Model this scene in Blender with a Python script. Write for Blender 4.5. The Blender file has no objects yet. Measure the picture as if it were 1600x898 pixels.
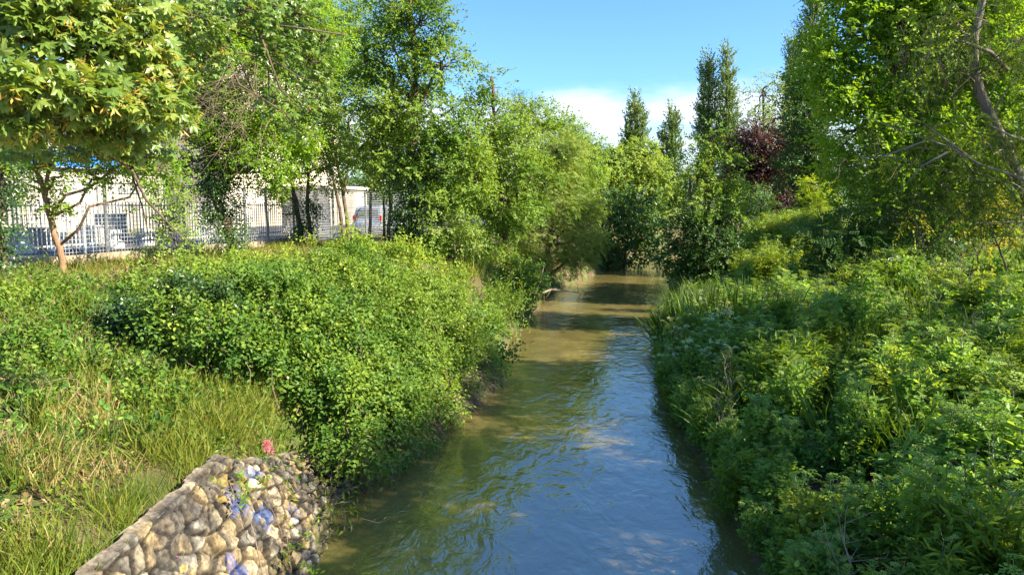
import bpy, math, random
import numpy as np
from mathutils import Vector, noise

rng = np.random.default_rng(7)
random.seed(7)
S = bpy.context.scene
COL = S.collection
R = math.radians

# ------------------------------------------------------------------ camera
F, CU, CV, PITCH, CAMZ = 1142.0, 800.0, 449.0, R(6.44), 5.0
cam_d = bpy.data.cameras.new('camera')
cam = bpy.data.objects.new('camera', cam_d); COL.objects.link(cam)
cam_d.sensor_fit = 'HORIZONTAL'; cam_d.sensor_width = 36.0
cam_d.lens = 36.0 * F / 1600.0
cam_d.clip_start = 0.05; cam_d.clip_end = 6000
cam.location = (0, 0, CAMZ); cam.rotation_euler = (R(90) - PITCH, 0, 0)
S.camera = cam

# ------------------------------------------------------------------ sky, sun, exposure
SUN_EL, SUN_AZ = R(35), R(109)          # azimuth measured from +Y (view direction) towards +X
SKY_STRENGTH, SUN_STRENGTH = 0.078, 5.0
S.view_settings.view_transform = 'Standard'; S.view_settings.look = 'None'
S.view_settings.exposure = 1.68; S.view_settings.gamma = 1.0
S.view_settings.use_curve_mapping = False
world = bpy.data.worlds.new('World'); S.world = world; world.use_nodes = True
nt = world.node_tree; nt.nodes.clear()
N = nt.nodes.new; L = nt.links.new
out = N('ShaderNodeOutputWorld'); bg = N('ShaderNodeBackground'); bg.inputs[1].default_value = SKY_STRENGTH
sky = N('ShaderNodeTexSky'); sky.sky_type = 'NISHITA'; sky.sun_disc = False
sky.sun_elevation = SUN_EL; sky.sun_rotation = SUN_AZ
sky.air_density = 1.0; sky.dust_density = 0.6; sky.ozone_density = 2.2; sky.altitude = 100
tc = N('ShaderNodeTexCoord'); sep = N('ShaderNodeSeparateXYZ'); L(tc.outputs['Generated'], sep.inputs[0])
mp = N('ShaderNodeMapping'); mp.inputs['Scale'].default_value = (1.0, 1.0, 3.2); L(tc.outputs['Generated'], mp.inputs[0])
n1 = N('ShaderNodeTexNoise'); n1.inputs['Scale'].default_value = 5.0; n1.inputs['Detail'].default_value = 7; n1.inputs['Roughness'].default_value = 0.55
L(mp.outputs[0], n1.inputs['Vector'])
mz = N('ShaderNodeMapRange'); mz.inputs[1].default_value = 0.23; mz.inputs[2].default_value = 0.12   # cloud bank sits low
mz.inputs[3].default_value = -0.35; mz.inputs[4].default_value = 0.46
L(sep.outputs[2], mz.inputs[0])
addn = N('ShaderNodeMath'); addn.operation = 'ADD'; L(n1.outputs[0], addn.inputs[0]); L(mz.outputs[0], addn.inputs[1])
cr = N('ShaderNodeMapRange'); cr.inputs[1].default_value = 0.66; cr.inputs[2].default_value = 1.02; cr.interpolation_type = 'SMOOTHSTEP'
L(addn.outputs[0], cr.inputs[0])
mix = N('ShaderNodeMix'); mix.data_type = 'RGBA'
cl = N('ShaderNodeMath'); cl.operation = 'MULTIPLY'; cl.inputs[1].default_value = 0.9; L(cr.outputs[0], cl.inputs[0])
tint_sky = N('ShaderNodeMix'); tint_sky.data_type = 'RGBA'; tint_sky.blend_type = 'MULTIPLY'; tint_sky.inputs[0].default_value = 1.0
tint_sky.inputs[7].default_value = (0.60, 0.90, 1.17, 1)
L(sky.outputs[0], tint_sky.inputs[6])
L(cl.outputs[0], mix.inputs[0]); L(tint_sky.outputs[2], mix.inputs[6]); mix.inputs[7].default_value = (4.9, 5.3, 6.0, 1)
L(mix.outputs[2], bg.inputs[0]); L(bg.outputs[0], out.inputs[0])

sd = bpy.data.lights.new('sun', 'SUN'); sd.energy = SUN_STRENGTH; sd.angle = R(0.5); sd.color = (1.0, 0.89, 0.70)
sun = bpy.data.objects.new('sun', sd); COL.objects.link(sun)
sdir = Vector((math.sin(SUN_AZ) * math.cos(SUN_EL), math.cos(SUN_AZ) * math.cos(SUN_EL), math.sin(SUN_EL)))
sun.rotation_euler = sdir.to_track_quat('Z', 'Y').to_euler(); sun.location = (60, -20, 60)
S.render.engine = 'CYCLES'
S.cycles.max_bounces = 6; S.cycles.diffuse_bounces = 3; S.cycles.glossy_bounces = 2
S.cycles.transmission_bounces = 4; S.cycles.use_denoising = True
S.cycles.sample_clamp_indirect = 6

# ------------------------------------------------------------------ pixel -> world
def at(u, v, Y):
    a = (u - CU) / F; b = -(v - CV) / F
    dy = math.cos(PITCH) + b * math.sin(PITCH); dz = -math.sin(PITCH) + b * math.cos(PITCH)
    t = Y / dy
    return np.array((a * t, Y, CAMZ + dz * t))
def px(Y): return Y / F * 1.0
def project(P):
    P = np.asarray(P, float); d = P - np.array((0, 0, CAMZ))
    zc = d[..., 1] * math.cos(PITCH) - d[..., 2] * math.sin(PITCH)
    yc = d[..., 1] * math.sin(PITCH) + d[..., 2] * math.cos(PITCH)
    return CU + F * d[..., 0] / zc, CV - F * yc / zc
def in_poly(u, v, poly):
    poly = np.asarray(poly, float); c = np.zeros(np.shape(u), bool); j = len(poly) - 1
    for i in range(len(poly)):
        xi, yi = poly[i]; xj, yj = poly[j]
        c ^= ((yi > v) != (yj > v)) & (u < (xj - xi) * (v - yi) / (yj - yi + 1e-9) + xi); j = i
    return c

# ------------------------------------------------------------------ materials
def new_mat(name):
    m = bpy.data.materials.new(name); m.use_nodes = True
    m.node_tree.nodes.clear(); return m, m.node_tree.nodes.new, m.node_tree.links.new
def ramp(n, stops):
    r = n('ShaderNodeValToRGB'); e = r.color_ramp.elements
    while len(e) < len(stops): e.new(0.5)
    for i, (p, c) in enumerate(stops): e[i].position = p; e[i].color = (*c, 1)
    return r
def leaf_mat(name, c0, c1, c2, trans=0.38, gloss=0.28, rough=0.5):
    m, n, l = new_mat(name)
    c0, c1, c2 = [tuple(min(.85, x * k) for x, k in zip(c, (1.22, 1.28, 1.1))) for c in (c0, c1, c2)]
    o = n('ShaderNodeOutputMaterial'); a = n('ShaderNodeAttribute'); a.attribute_name = 'tint'
    r = ramp(n, [(0.08, c0), (0.5, c1), (0.95, c2)]); l(a.outputs['Fac'], r.inputs[0])
    p = n('ShaderNodeBsdfPrincipled'); p.inputs['Roughness'].default_value = rough; p.inputs['Specular IOR Level'].default_value = gloss
    l(r.outputs[0], p.inputs['Base Color'])
    t = n('ShaderNodeBsdfTranslucent'); mx = n('ShaderNodeMix'); mx.data_type = 'RGBA'; mx.blend_type = 'MULTIPLY'; mx.inputs[0].default_value = 1
    l(r.outputs[0], mx.inputs[6]); mx.inputs[7].default_value = (1.75, 1.5, 0.5, 1); l(mx.outputs[2], t.inputs[0])
    s = n('ShaderNodeMixShader'); s.inputs[0].default_value = trans
    l(p.outputs[0], s.inputs[1]); l(t.outputs[0], s.inputs[2]); l(s.outputs[0], o.inputs[0])
    return m
def plain(name, c, rough=0.6, metal=0.0, spec=0.5):
    m, n, l = new_mat(name); o = n('ShaderNodeOutputMaterial'); p = n('ShaderNodeBsdfPrincipled')
    ns = n('ShaderNodeTexNoise'); ns.inputs['Scale'].default_value = 6; ns.inputs['Detail'].default_value = 5
    tcn = n('ShaderNodeTexCoord'); l(tcn.outputs['Object'], ns.inputs['Vector'])
    r = ramp(n, [(0.3, tuple(x * 0.85 for x in c)), (0.7, tuple(min(1, x * 1.08) for x in c))]); l(ns.outputs[0], r.inputs[0])
    l(r.outputs[0], p.inputs['Base Color']); p.inputs['Roughness'].default_value = rough; p.inputs['Metallic'].default_value = metal
    p.inputs['Specular IOR Level'].default_value = spec
    l(p.outputs[0], o.inputs[0]); return m
def noisy(name, stops, scale, detail=8, rough=0.9, bump=0.0, bscale=None, stretch=(1, 1, 1), dist=0.05):
    m, n, l = new_mat(name); o = n('ShaderNodeOutputMaterial'); p = n('ShaderNodeBsdfPrincipled')
    tcn = n('ShaderNodeTexCoord'); mpn = n('ShaderNodeMapping'); mpn.inputs['Scale'].default_value = stretch
    l(tcn.outputs['Object'], mpn.inputs[0])
    ns = n('ShaderNodeTexNoise'); ns.inputs['Scale'].default_value = scale; ns.inputs['Detail'].default_value = detail; ns.inputs['Roughness'].default_value = 0.62
    l(mpn.outputs[0], ns.inputs['Vector'])
    r = ramp(n, stops); l(ns.outputs[0], r.inputs[0]); l(r.outputs[0], p.inputs['Base Color'])
    p.inputs['Roughness'].default_value = rough; p.inputs['Specular IOR Level'].default_value = 0.25
    if bump:
        n2 = n('ShaderNodeTexNoise'); n2.inputs['Scale'].default_value = bscale or scale * 3; n2.inputs['Detail'].default_value = 6
        l(mpn.outputs[0], n2.inputs['Vector'])
        b = n('ShaderNodeBump'); b.inputs['Strength'].default_value = bump; b.inputs['Distance'].default_value = dist
        l(n2.outputs[0], b.inputs['Height']); l(b.outputs[0], p.inputs['Normal'])
    l(p.outputs[0], o.inputs[0]); return m

M = {}
M['leaf'] = leaf_mat('leaf_mid_green', (0.04, 0.095, 0.010), (0.105, 0.185, 0.020), (0.21, 0.28, 0.04), .4, .2)
M['leaf_ash'] = leaf_mat('leaf_ash', (0.045, 0.095, 0.014), (0.105, 0.180, 0.026), (0.20, 0.265, 0.05), 0.38, 0.22, 0.5)
M['leaf_locust'] = leaf_mat('leaf_locust', (0.06, 0.115, 0.02), (0.14, 0.21, 0.045), (0.29, 0.33, 0.12), 0.36, 0.25)
M['leaf_light'] = leaf_mat('leaf_light_green', (0.055, 0.125, 0.010), (0.12, 0.22, 0.018), (0.23, 0.32, 0.035), 0.5)
M['leaf_yellow'] = leaf_mat('leaf_yellow_green', (0.09, 0.16, 0.015), (0.175, 0.25, 0.03), (0.30, 0.34, 0.055), 0.42)
M['leaf_willow'] = leaf_mat('leaf_willow', (0.085, 0.155, 0.022), (0.165, 0.235, 0.04), (0.27, 0.32, 0.07), 0.42)
M['leaf_glow'] = leaf_mat('leaf_glow', (0.10, 0.18, 0.012), (0.19, 0.28, 0.02), (0.33, 0.38, 0.035), 0.45)
M['leaf_gold'] = leaf_mat('leaf_gold', (0.11, 0.18, 0.02), (0.21, 0.25, 0.03), (0.38, 0.27, 0.04), 0.38)
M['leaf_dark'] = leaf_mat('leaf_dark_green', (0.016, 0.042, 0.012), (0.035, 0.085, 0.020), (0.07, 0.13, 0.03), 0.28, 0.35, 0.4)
M['leaf_blue'] = leaf_mat('leaf_blue_green', (0.025, 0.060, 0.022), (0.055, 0.115, 0.040), (0.12, 0.20, 0.07), 0.3, 0.35)
M['leaf_purple'] = leaf_mat('leaf_purple', (0.020, 0.010, 0.012), (0.045, 0.018, 0.022), (0.085, 0.035, 0.035), 0.3, 0.35)
M['leaf_maple'] = leaf_mat('leaf_maple', (0.06, 0.115, 0.020), (0.125, 0.19, 0.042), (0.23, 0.275, 0.07), 0.36, 0.6, 0.34)
M['seed'] = leaf_mat('maple_seed', (0.28, 0.32, 0.05), (0.42, 0.36, 0.07), (0.50, 0.27, 0.10), 0.4, 0.3)
M['leaf_conifer'] = leaf_mat('leaf_conifer', (0.018, 0.040, 0.011), (0.042, 0.080, 0.018), (0.09, 0.13, 0.028), 0.36, 0.2, 0.7)
M['leaf_poplar'] = leaf_mat('leaf_poplar', (0.04, 0.080, 0.018), (0.085, 0.140, 0.034), (0.16, 0.21, 0.06), 0.25, 0.4)
M['leaf_bramble'] = leaf_mat('leaf_bramble', (0.022, 0.060, 0.010), (0.060, 0.125, 0.016), (0.165, 0.225, 0.028), 0.34, 0.28)
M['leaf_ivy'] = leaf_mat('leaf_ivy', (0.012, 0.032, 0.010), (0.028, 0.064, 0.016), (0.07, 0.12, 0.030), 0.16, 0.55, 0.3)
M['herb'] = leaf_mat('leaf_herb', (0.055, 0.135, 0.028), (0.125, 0.235, 0.050), (0.26, 0.37, 0.085), 0.46)
M['umbel_green'] = leaf_mat('umbel_green', (0.10, 0.19, 0.03), (0.17, 0.27, 0.045), (0.28, 0.36, 0.09), 0.35)
M['umbel_white'] = leaf_mat('umbel_white', (0.28, 0.36, 0.15), (0.42, 0.48, 0.26), (0.58, 0.62, 0.42), 0.3)
M['grass'] = leaf_mat('grass_blades', (0.028, 0.072, 0.010), (0.085, 0.135, 0.016), (0.22, 0.205, 0.045), 0.38, 0.2)
M['straw'] = leaf_mat('dry_straw', (0.13, 0.10, 0.035), (0.22, 0.165, 0.068), (0.33, 0.26, 0.125), 0.3)
M['litter'] = leaf_mat('dead_leaves', (0.10, 0.06, 0.03), (0.20, 0.13, 0.07), (0.34, 0.25, 0.16), 0.1)
M['pink'] = leaf_mat('pink_petals', (0.45, 0.05, 0.18), (0.60, 0.10, 0.28), (0.75, 0.22, 0.42), 0.3)
M['bark'] = noisy('bark_brown', [(0.3, (0.06, 0.042, 0.028)), (0.7, (0.17, 0.125, 0.085))], 9, bump=0.6, stretch=(1, 1, 0.25))
M['bark_warm'] = noisy('bark_warm', [(0.3, (0.16, 0.095, 0.055)), (0.7, (0.33, 0.21, 0.125))], 12, bump=0.6, stretch=(1, 1, 0.4))
M['bark_grey'] = noisy('bark_grey', [(0.3, (0.10, 0.085, 0.07)), (0.7, (0.26, 0.22, 0.18))], 9, bump=0.6, stretch=(1, 1, 0.3))
M['twig'] = plain('dry_twig', (0.20, 0.145, 0.095), 0.9)
M['stem'] = plain('green_stem', (0.12, 0.17, 0.05), 0.6)
M['drywood'] = plain('driftwood', (0.30, 0.23, 0.16), 0.9)

# ------------------------------------------------------------------ mesh helpers
def build(name, V, faces, mat, tint=None, parent=None, smooth=False, color=None):
    """V (n,3); faces: list of (m,k) int arrays -> ONE linked mesh object"""
    me = bpy.data.meshes.new(name); V = np.asarray(V, np.float32)
    me.vertices.add(len(V)); me.vertices.foreach_set('co', V.ravel())
    loops = np.concatenate([f.ravel() for f in faces]).astype(np.int32)
    tot = np.concatenate([np.full(len(f), f.shape[1], np.int32) for f in faces])
    start = np.concatenate([[0], np.cumsum(tot)[:-1]]).astype(np.int32)
    me.loops.add(len(loops)); me.loops.foreach_set('vertex_index', loops)
    me.polygons.add(len(tot)); me.polygons.foreach_set('loop_start', start); me.polygons.foreach_set('loop_total', tot)
    me.polygons.foreach_set('use_smooth', np.full(len(tot), smooth))
    me.update(calc_edges=True)
    if tint is not None:
        a = me.attributes.new('tint', 'FLOAT', 'POINT'); a.data.foreach_set('value', np.asarray(tint, np.float32))
    if color is not None:
        a = me.attributes.new('paint', 'FLOAT_COLOR', 'POINT'); a.data.foreach_set('color', np.asarray(color, np.float32).ravel())
    me.materials.append(mat)
    o = bpy.data.objects.new(name, me); COL.objects.link(o)
    if parent: o.parent = parent
    return o
def tag(o, label=None, cat=None, group=None, kind=None):
    if label: o['label'] = label
    if cat: o['category'] = cat
    if group: o['group'] = group
    if kind: o['kind'] = kind
    return o
def empty(name, loc, label, cat, group=None):
    o = bpy.data.objects.new(name, None); o.empty_display_size = 0.3; COL.objects.link(o); o.location = loc
    return tag(o, label, cat, group)

class MB:
    """collects boxes, tubes, leaves; builds one mesh"""
    def __init__(s): s.V = []; s.F = []; s.T = []; s.n = 0
    def add(s, V, faces, tint=0.5):
        V = np.asarray(V, float); s.V.append(V)
        for f in faces: s.F.append(np.asarray(f, int) + s.n)
        s.T.append(np.full(len(V), tint) if np.isscalar(tint) else np.asarray(tint)); s.n += len(V); return s
    def box(s, c, d, ax=None, tint=0.5):
        c = np.asarray(c, float); ax = np.eye(3) if ax is None else np.asarray(ax, float)
        q = np.array([[x, y, z] for x in (-1, 1) for y in (-1, 1) for z in (-1, 1)]) * np.asarray(d, float) / 2
        f = np.array([[0, 1, 3, 2], [4, 6, 7, 5], [0, 4, 5, 1], [2, 3, 7, 6], [0, 2, 6, 4], [1, 5, 7, 3]])
        return s.add(c + q @ ax, [f], tint)
    def tube(s, pts, rad, n=6, tint=0.5, cap=True):
        pts = np.asarray(pts, float); k = len(pts); rad = np.broadcast_to(np.asarray(rad, float), (k,))
        T = np.gradient(pts, axis=0); T /= np.linalg.norm(T, axis=1)[:, None] + 1e-9
        up = np.array((0, 0, 1.0)) if abs(T[0, 2]) < 0.9 else np.array((1.0, 0, 0))
        A = np.cross(T, up); A /= np.linalg.norm(A, axis=1)[:, None] + 1e-9; B = np.cross(T, A)
        th = np.linspace(0, 2 * math.pi, n, endpoint=False)
        V = pts[:, None] + rad[:, None, None] * (np.cos(th)[None, :, None] * A[:, None] + np.sin(th)[None, :, None] * B[:, None])
        i = np.arange(k - 1)[:, None] * n; j = np.arange(n)[None]; jn = (j + 1) % n
        f = [np.stack([i + j, i + jn, i + n + jn, i + n + j], -1).reshape(-1, 4)]
        if cap: f += [np.arange(n)[None, ::-1], (np.arange(n) + (k - 1) * n)[None]]
        return s.add(V.reshape(-1, 3), f, tint)
    def lathe(s, base, prof, n=14, tint=0.5):
        prof = np.asarray(prof, float); pts = np.stack([np.full(len(prof), base[0]), np.full(len(prof), base[1]), base[2] + prof[:, 1]], 1)
        th = np.linspace(0, 2 * math.pi, n, endpoint=False); k = len(prof)
        V = pts[:, None] + prof[:, 0][:, None, None] * np.stack([np.cos(th), np.sin(th), 0 * th], 1)[None]
        i = np.arange(k - 1)[:, None] * n; j = np.arange(n)[None]; jn = (j + 1) % n
        return s.add(V.reshape(-1, 3), [np.stack([i + j, i + jn, i + n + jn, i + n + j], -1).reshape(-1, 4), np.arange(n)[None, ::-1], (np.arange(n) + (k - 1) * n)[None]], tint)
    def leaves(s, tpl, P, D, Nn, size, tint):
        TV, TF = tpl; P = np.asarray(P, float); n = len(P)
        D = D / (np.linalg.norm(D, axis=1)[:, None] + 1e-9)
        B = np.cross(Nn, D); B /= np.linalg.norm(B, axis=1)[:, None] + 1e-9; Z = np.cross(D, B)
        sz = np.broadcast_to(np.asarray(size, float), (n,))[:, None, None]
        V = P[:, None] + sz * (TV[None, :, 0:1] * D[:, None] + TV[None, :, 1:2] * B[:, None] + TV[None, :, 2:3] * Z[:, None])
        off = (np.arange(n) * len(TV))[:, None, None]
        return s.add(V.reshape(-1, 3), [(f[None] + off).reshape(-1, f.shape[1]) for f in TF], np.repeat(np.broadcast_to(tint, (n,)), len(TV)))
    def build(s, name, mat, parent=None, smooth=False):
        V = np.concatenate(s.V)
        if parent is not None: V = V - np.array(parent.location)
        by = {}
        for f in s.F: by.setdefault(f.shape[1], []).append(f)
        return build(name, V, [np.concatenate(x) for x in by.values()], mat, np.concatenate(s.T), parent, smooth)

def tpl(v, f): return np.array(v, float), [np.array(x) for x in f]
DIAMOND = tpl([(0, 0, 0), (.5, -.30, .07), (1, 0, -.06), (.5, .30, .07)], [[(0, 1, 2), (0, 2, 3)]])
OVAL = tpl([(0, 0, 0), (.3, -.30, .06), (.7, -.25, .05), (1, 0, -.08), (.7, .25, .05), (.3, .30, .06)], [[(0, 1, 2, 3), (0, 3, 4, 5)]])
LANCE = tpl([(0, 0, 0), (.4, -.13, .03), (1, 0, -.12), (.4, .13, .03)], [[(0, 1, 2), (0, 2, 3)]])
BLADE = tpl([(0, -.016, 0), (0, .016, 0), (.5, .014, .05), (.5, -.014, .05), (.82, .009, .17), (.82, -.009, .17), (1, 0, .30)], [[(0, 1, 2, 3), (3, 2, 4, 5)], [(5, 4, 6)]])
_mo = [(1, 0, -.14), (.80, -.12, -.05), (.60, -.17, 0), (.78, -.34, -.06), (.76, -.56, -.14), (.52, -.42, -.05), (.34, -.32, 0), (.28, -.50, -.05), (.10, -.58, -.12), (.06, -.30, -.02), (.02, -.10, 0), (.12, 0, .02)]
_mo = _mo + [(x, -y, z) for x, y, z in _mo[-2:0:-1]]
MAPLE = tpl([(.36, 0, .04)] + _mo, [[(0, i + 1, (i + 1) % len(_mo) + 1) for i in range(len(_mo))]])
SAMARA = tpl([(0, 0, 0), (.25, -.12, 0), (.6, -.36, .05), (.9, -.46, 0), (.62, -.16, 0), (.25, .12, 0), (.6, .36, .05), (.9, .46, 0), (.62, .16, 0)], [[(0, 1, 2, 3), ], [(0, 3, 4)], [(0, 7, 6, 5)], [(0, 8, 7)]])
def _pinn(k, lw, ll):
    v, f = [], []
    for i in range(k):
        x = 0.15 + 0.75 * i / (k - 1)
        for sgn in (-1, 1):
            b = len(v); c = (x, 0.0, 0.0); tip = (x + ll * 0.45, sgn * ll, -.06); m = (x + ll * 0.22, sgn * ll * .5, .03)
            v += [c, (m[0] - lw, m[1], m[2]), tip, (m[0] + lw, m[1], m[2])]; f += [(b, b + 1, b + 2), (b, b + 2, b + 3)]
    return tpl(v, [f])
PINNATE = _pinn(4, .085, .28)
SPRAY = _pinn(7, .032, .16)
_uv, _uf = [], []
for k in range(14):
    a = k * 2.4; r = 0.5 * math.sqrt((k + .5) / 14); b = len(_uv); w = .085; z = .25 - r * r * .5
    x, y = r * math.cos(a), r * math.sin(a); _uv += [(x - w, y - w, z), (x + w, y - w, z + .03), (x + w, y + w, z), (x - w, y + w, z + .03)]; _uf.append((b, b + 1, b + 2, b + 3))
UMBEL = tpl(_uv, [_uf])     # seen along D=x, so pass D horizontal and normal up

def unit(n): v = rng.normal(size=(n, 3)); return v / np.linalg.norm(v, axis=1)[:, None]

def foliage(mb, blobs, size, cover=3.6, m=9, tw=None, up=0.55, droop=0.15, spread=0.8, template=DIAMOND, clumps=1.0, tbias=0.0, tight=0.8):
    """leafy twigs in clumps through ellipsoidal volumes; returns clump centres for limbs"""
    cents = []
    tw = tw or size * 5
    wv = rng.normal(size=(4, 3)) * 1.1; wp = rng.random(4) * 6.28
    for (c, r) in blobs:
        c = np.asarray(c, float); r = np.asarray(r, float)
        area = math.pi * (r[0] * r[1] + r[1] * r[2] + r[0] * r[2]) / 3
        n = max(20, cover * area / (0.30 * size * size)); nt_ = max(4, int(n / m))
        K = max(5, int(clumps * 9 * area ** 0.7 + 4))
        d = unit(K); lump = unit(7)
        f = (0.30 + 0.70 * rng.random(K) ** 0.45) * (0.80 + 0.32 * np.max((d @ lump.T).clip(0) ** 3, axis=1))
        cc = c + d * f[:, None] * r; cents += list(zip(cc, d))
        ct = rng.random(K)
        k = rng.integers(0, K, nt_)
        rc = 0.30 * r.mean() + 0.12
        P = cc[k] + rng.normal(size=(nt_, 3)) * rc * np.array((1, 1, 0.62)) * 0.62 * tight
        o = P - c; o /= np.linalg.norm(o / r, axis=1)[:, None] * r + 1e-6
        TD = o * 0.8 + rng.normal(size=(nt_, 3)) * 0.55 + np.array((0, 0, 0.22 - droop)); TD /= np.linalg.norm(TD, axis=1)[:, None]
        TN = np.array((0, 0, up)) + np.array(sdir) * .38 + o * 0.35 + rng.normal(size=(nt_, 3)) * 0.38
        SD = np.cross(TN, TD); SD /= np.linalg.norm(SD, axis=1)[:, None] + 1e-9
        i = np.arange(m); s = (i + .5) / m; side = np.where(i % 2, 1.0, -1.0)
        L_ = tw * (0.7 + 0.6 * rng.random(nt_))
        LP = P[:, None] + TD[:, None] * (L_[:, None] * s[None])[..., None] + np.array((0, 0, -1.0)) * (droop * L_[:, None] * s[None] ** 2)[..., None]
        LP = LP.reshape(-1, 3)
        LD = (TD[:, None] * 0.55 + SD[:, None] * side[None, :, None] * spread + rng.normal(size=(nt_, m, 3)) * 0.28 + np.array((0, 0, -droop))).reshape(-1, 3)
        LN = (TN[:, None] + rng.normal(size=(nt_, m, 3)) * 0.33).reshape(-1, 3)
        sz = size * (0.7 + 0.6 * rng.random(len(LP)))
        t = (0.20 + 0.36 * np.repeat(ct[k], m) + 0.16 * np.repeat(rng.random(nt_), m) + 0.28 * rng.random(len(LP)) + tbias + 0.07 * np.sin(LP @ wv.T + wp).sum(1))
        mb.leaves(template, LP, LD, LN, sz, t.clip(0, 1))
    return cents

def pblobs(Y, lst, dy=1.0):
    """blob list given by outline in the photograph, each at its own distance Y (+ optional 5th offset)"""
    out_ = []
    for b in lst:
        y = Y + (b[4] if len(b) > 4 else 0.0); s = y / F
        out_.append((at(b[0], b[1], y), (b[2] * s, (b[2] + b[3]) / 2 * s * dy, b[3] * s)))
    return out_

def wobble(a, b, k, amp):
    t = np.linspace(0, 1, k)[:, None]; p = a + (b - a) * t
    p[1:-1] += rng.normal(size=(k - 2, 3)) * amp; return p

def limbs(mb, trunk, blobs, cents, r0, frac=0.35, thin=0.03):
    trunk = np.asarray(trunk)
    for (c, r) in blobs:
        h = c[2] - 0.9 * max(r[2], 0.6 * np.hypot(c[0] - trunk[-1][0], c[1] - trunk[-1][1]))
        j = np.argmin(np.abs(trunk[:, 2] - h)); st = trunk[j]
        p = wobble(st, np.asarray(c), 6, 0.05 * np.linalg.norm(c - st)); p[:, 2] += np.sin(np.linspace(0, math.pi, 6)) * 0.05 * np.linalg.norm(c - st)
        rr = max(r0 * 0.42, thin)
        mb.tube(p, np.linspace(rr, rr * 0.45, 6), 5)
    bc = np.array([b[0] for b in blobs])
    for (q, d) in cents:
        if rng.random() > frac: continue
        j = np.argmin(np.linalg.norm(bc - q, axis=1)); a = bc[j]
        p = wobble(a, q, 5, 0.05 * np.linalg.norm(q - a)); rr = max(r0 * 0.16, thin * 0.6)
        mb.tube(p, np.linspace(rr, rr * 0.35, 5), 4, cap=False)

def tree(name, label, cat, Y, trunks, blobs, leaf, size=None, bark='bark', group=None, ivy=None, extra=None, frac=0.35, dy=1.0, crown_name='crown', **kw):
    """trunks: list of (radius_m, [(u,v[,dY]),...]) from the ground up"""
    size = (size or max(0.075, Y * 0.0031)) * 1.18
    tp = []
    for rad, pts in trunks:
        P = np.array([at(p[0], p[1], Y + (p[2] if len(p) > 2 else 0)) for p in pts]); tp.append((rad, P))
    base = tp[0][1][0].copy(); base[2] = ground(base[0], base[1]) - 0.05
    root = empty(name, base, label, cat, group)
    B = pblobs(Y, blobs, dy)
    mb = MB(); ce = foliage(mb, B, size, **kw)
    cr_ = mb.build(crown_name, M[leaf], root)
    tb = MB()
    for i, (rad, P) in enumerate(tp):
        P = P.copy()
        if i == 0 or P[0][2] < base[2] + 1.0: P = np.vstack([[P[0][0], P[0][1], ground(P[0][0], P[0][1]) - 0.15], P])
        # smooth resample
        t = np.linspace(0, len(P) - 1, len(P) * 4); Q = np.stack([np.interp(t, np.arange(len(P)), P[:, k]) for k in range(3)], 1)
        Q[1:-1] = (Q[:-2] + 2 * Q[1:-1] + Q[2:]) / 4; Q[1:-1] += rng.normal(size=(len(Q) - 2, 3)) * rad * 0.12
        tb.tube(Q, np.linspace(rad, rad * 0.42, len(Q)) * (1 + 0.35 * np.exp(-np.linspace(0, 12, len(Q)))), 9)
    limbs(tb, tp[0][1], B, ce, tp[0][0], frac, thin=max(0.012, Y * 0.0006))
    tb.build('trunk', M[bark], root, smooth=True)
    if ivy:
        iv = MB(); foliage(iv, pblobs(Y, ivy), max(0.06, size * 0.85), cover=5, m=6, up=0.2, droop=0.35); iv.build('ivy', M['leaf_ivy'], root)
    if extra:
        for nm, mat, bl, k2 in extra:
            ex = MB(); foliage(ex, pblobs(Y, bl), k2.pop('size', size), **k2); ex.build(nm, M[mat], root)
    return root

# ------------------------------------------------------------------ terrain
EY = np.array([-30, 5, 9.4, 12, 14, 16, 18, 20, 24, 28.5, 34, 41, 47, 52, 60, 70, 90, 130, 900])
EL = np.array([-2.6, -2.6, -2.6, -2.75, -2.1, -1.6, -0.9, -0.5, -.25, 0.0, .9, 1.9, 3.9, 5.8, 8.5, 13.5, 26, 60, 800])
ER = np.array([3.1, 3.2, 3.4, 3.6, 3.7, 3.85, 4.0, 4.2, 4.9, 5.9, 7.1, 8.9, 10.2, 11.4, 14.5, 20, 34, 72, 815])
def _h(x, y):
    x = np.asarray(x, float); y = np.asarray(y, float)
    l = np.interp(y, EY, EL); r = np.interp(y, EY, ER); dl = l - x; dr = x - r
    zw = np.interp(dl, [-1.5, -.35, 0, .2, 1.0, 1.28, 1.6, 6.5, 9], [-.9, -.30, -.12, -.15, .70, 1.72, 1.84, 3.0, 3.2])
    zb = np.interp(dl, [-1.5, -.3, 0, .5, 1.6, 5, 8], [-.9, -.3, .05, .7, 2.1, 3.0, 3.2])
    k = np.clip((y - 12.2) / 1.2, 0, 1); zl = zw * (1 - k) + zb * k
    zr = np.interp(dr, [-1.5, -.3, 0, 1.0, 3, 8, 14, 30], [-.9, -.25, .03, .55, .95, 1.75, 2.9, 3.4])
    zr2 = np.interp(dr, [-1.5, -.3, 0, 1.0, 3, 8, 14, 30], [-.9, -.25, .03, .9, 2.2, 3.6, 3.9, 3.9])
    k = np.clip((y - 30) / 10, 0, 1); zr = zr * (1 - k) + zr2 * k
    return np.where(dl > dr, zl, zr)
def ground(x, y): return float(_h(x, y))
def axis(lo, hi, fine, far, n):
    a = np.arange(lo, hi, fine); g = np.geomspace(fine, far, n); return a, g
xs = np.concatenate([-np.cumsum(np.geomspace(.6, 160, 28))[::-1] - 26, np.arange(-26, 34, .3), 34 + np.cumsum(np.geomspace(.6, 160, 28))])
ys = np.concatenate([np.arange(-30, 80, .4), 80 + np.cumsum(np.geomspace(.8, 200, 30))])
GX, GY = np.meshgrid(xs, ys); GZ = _h(GX, GY)
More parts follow.
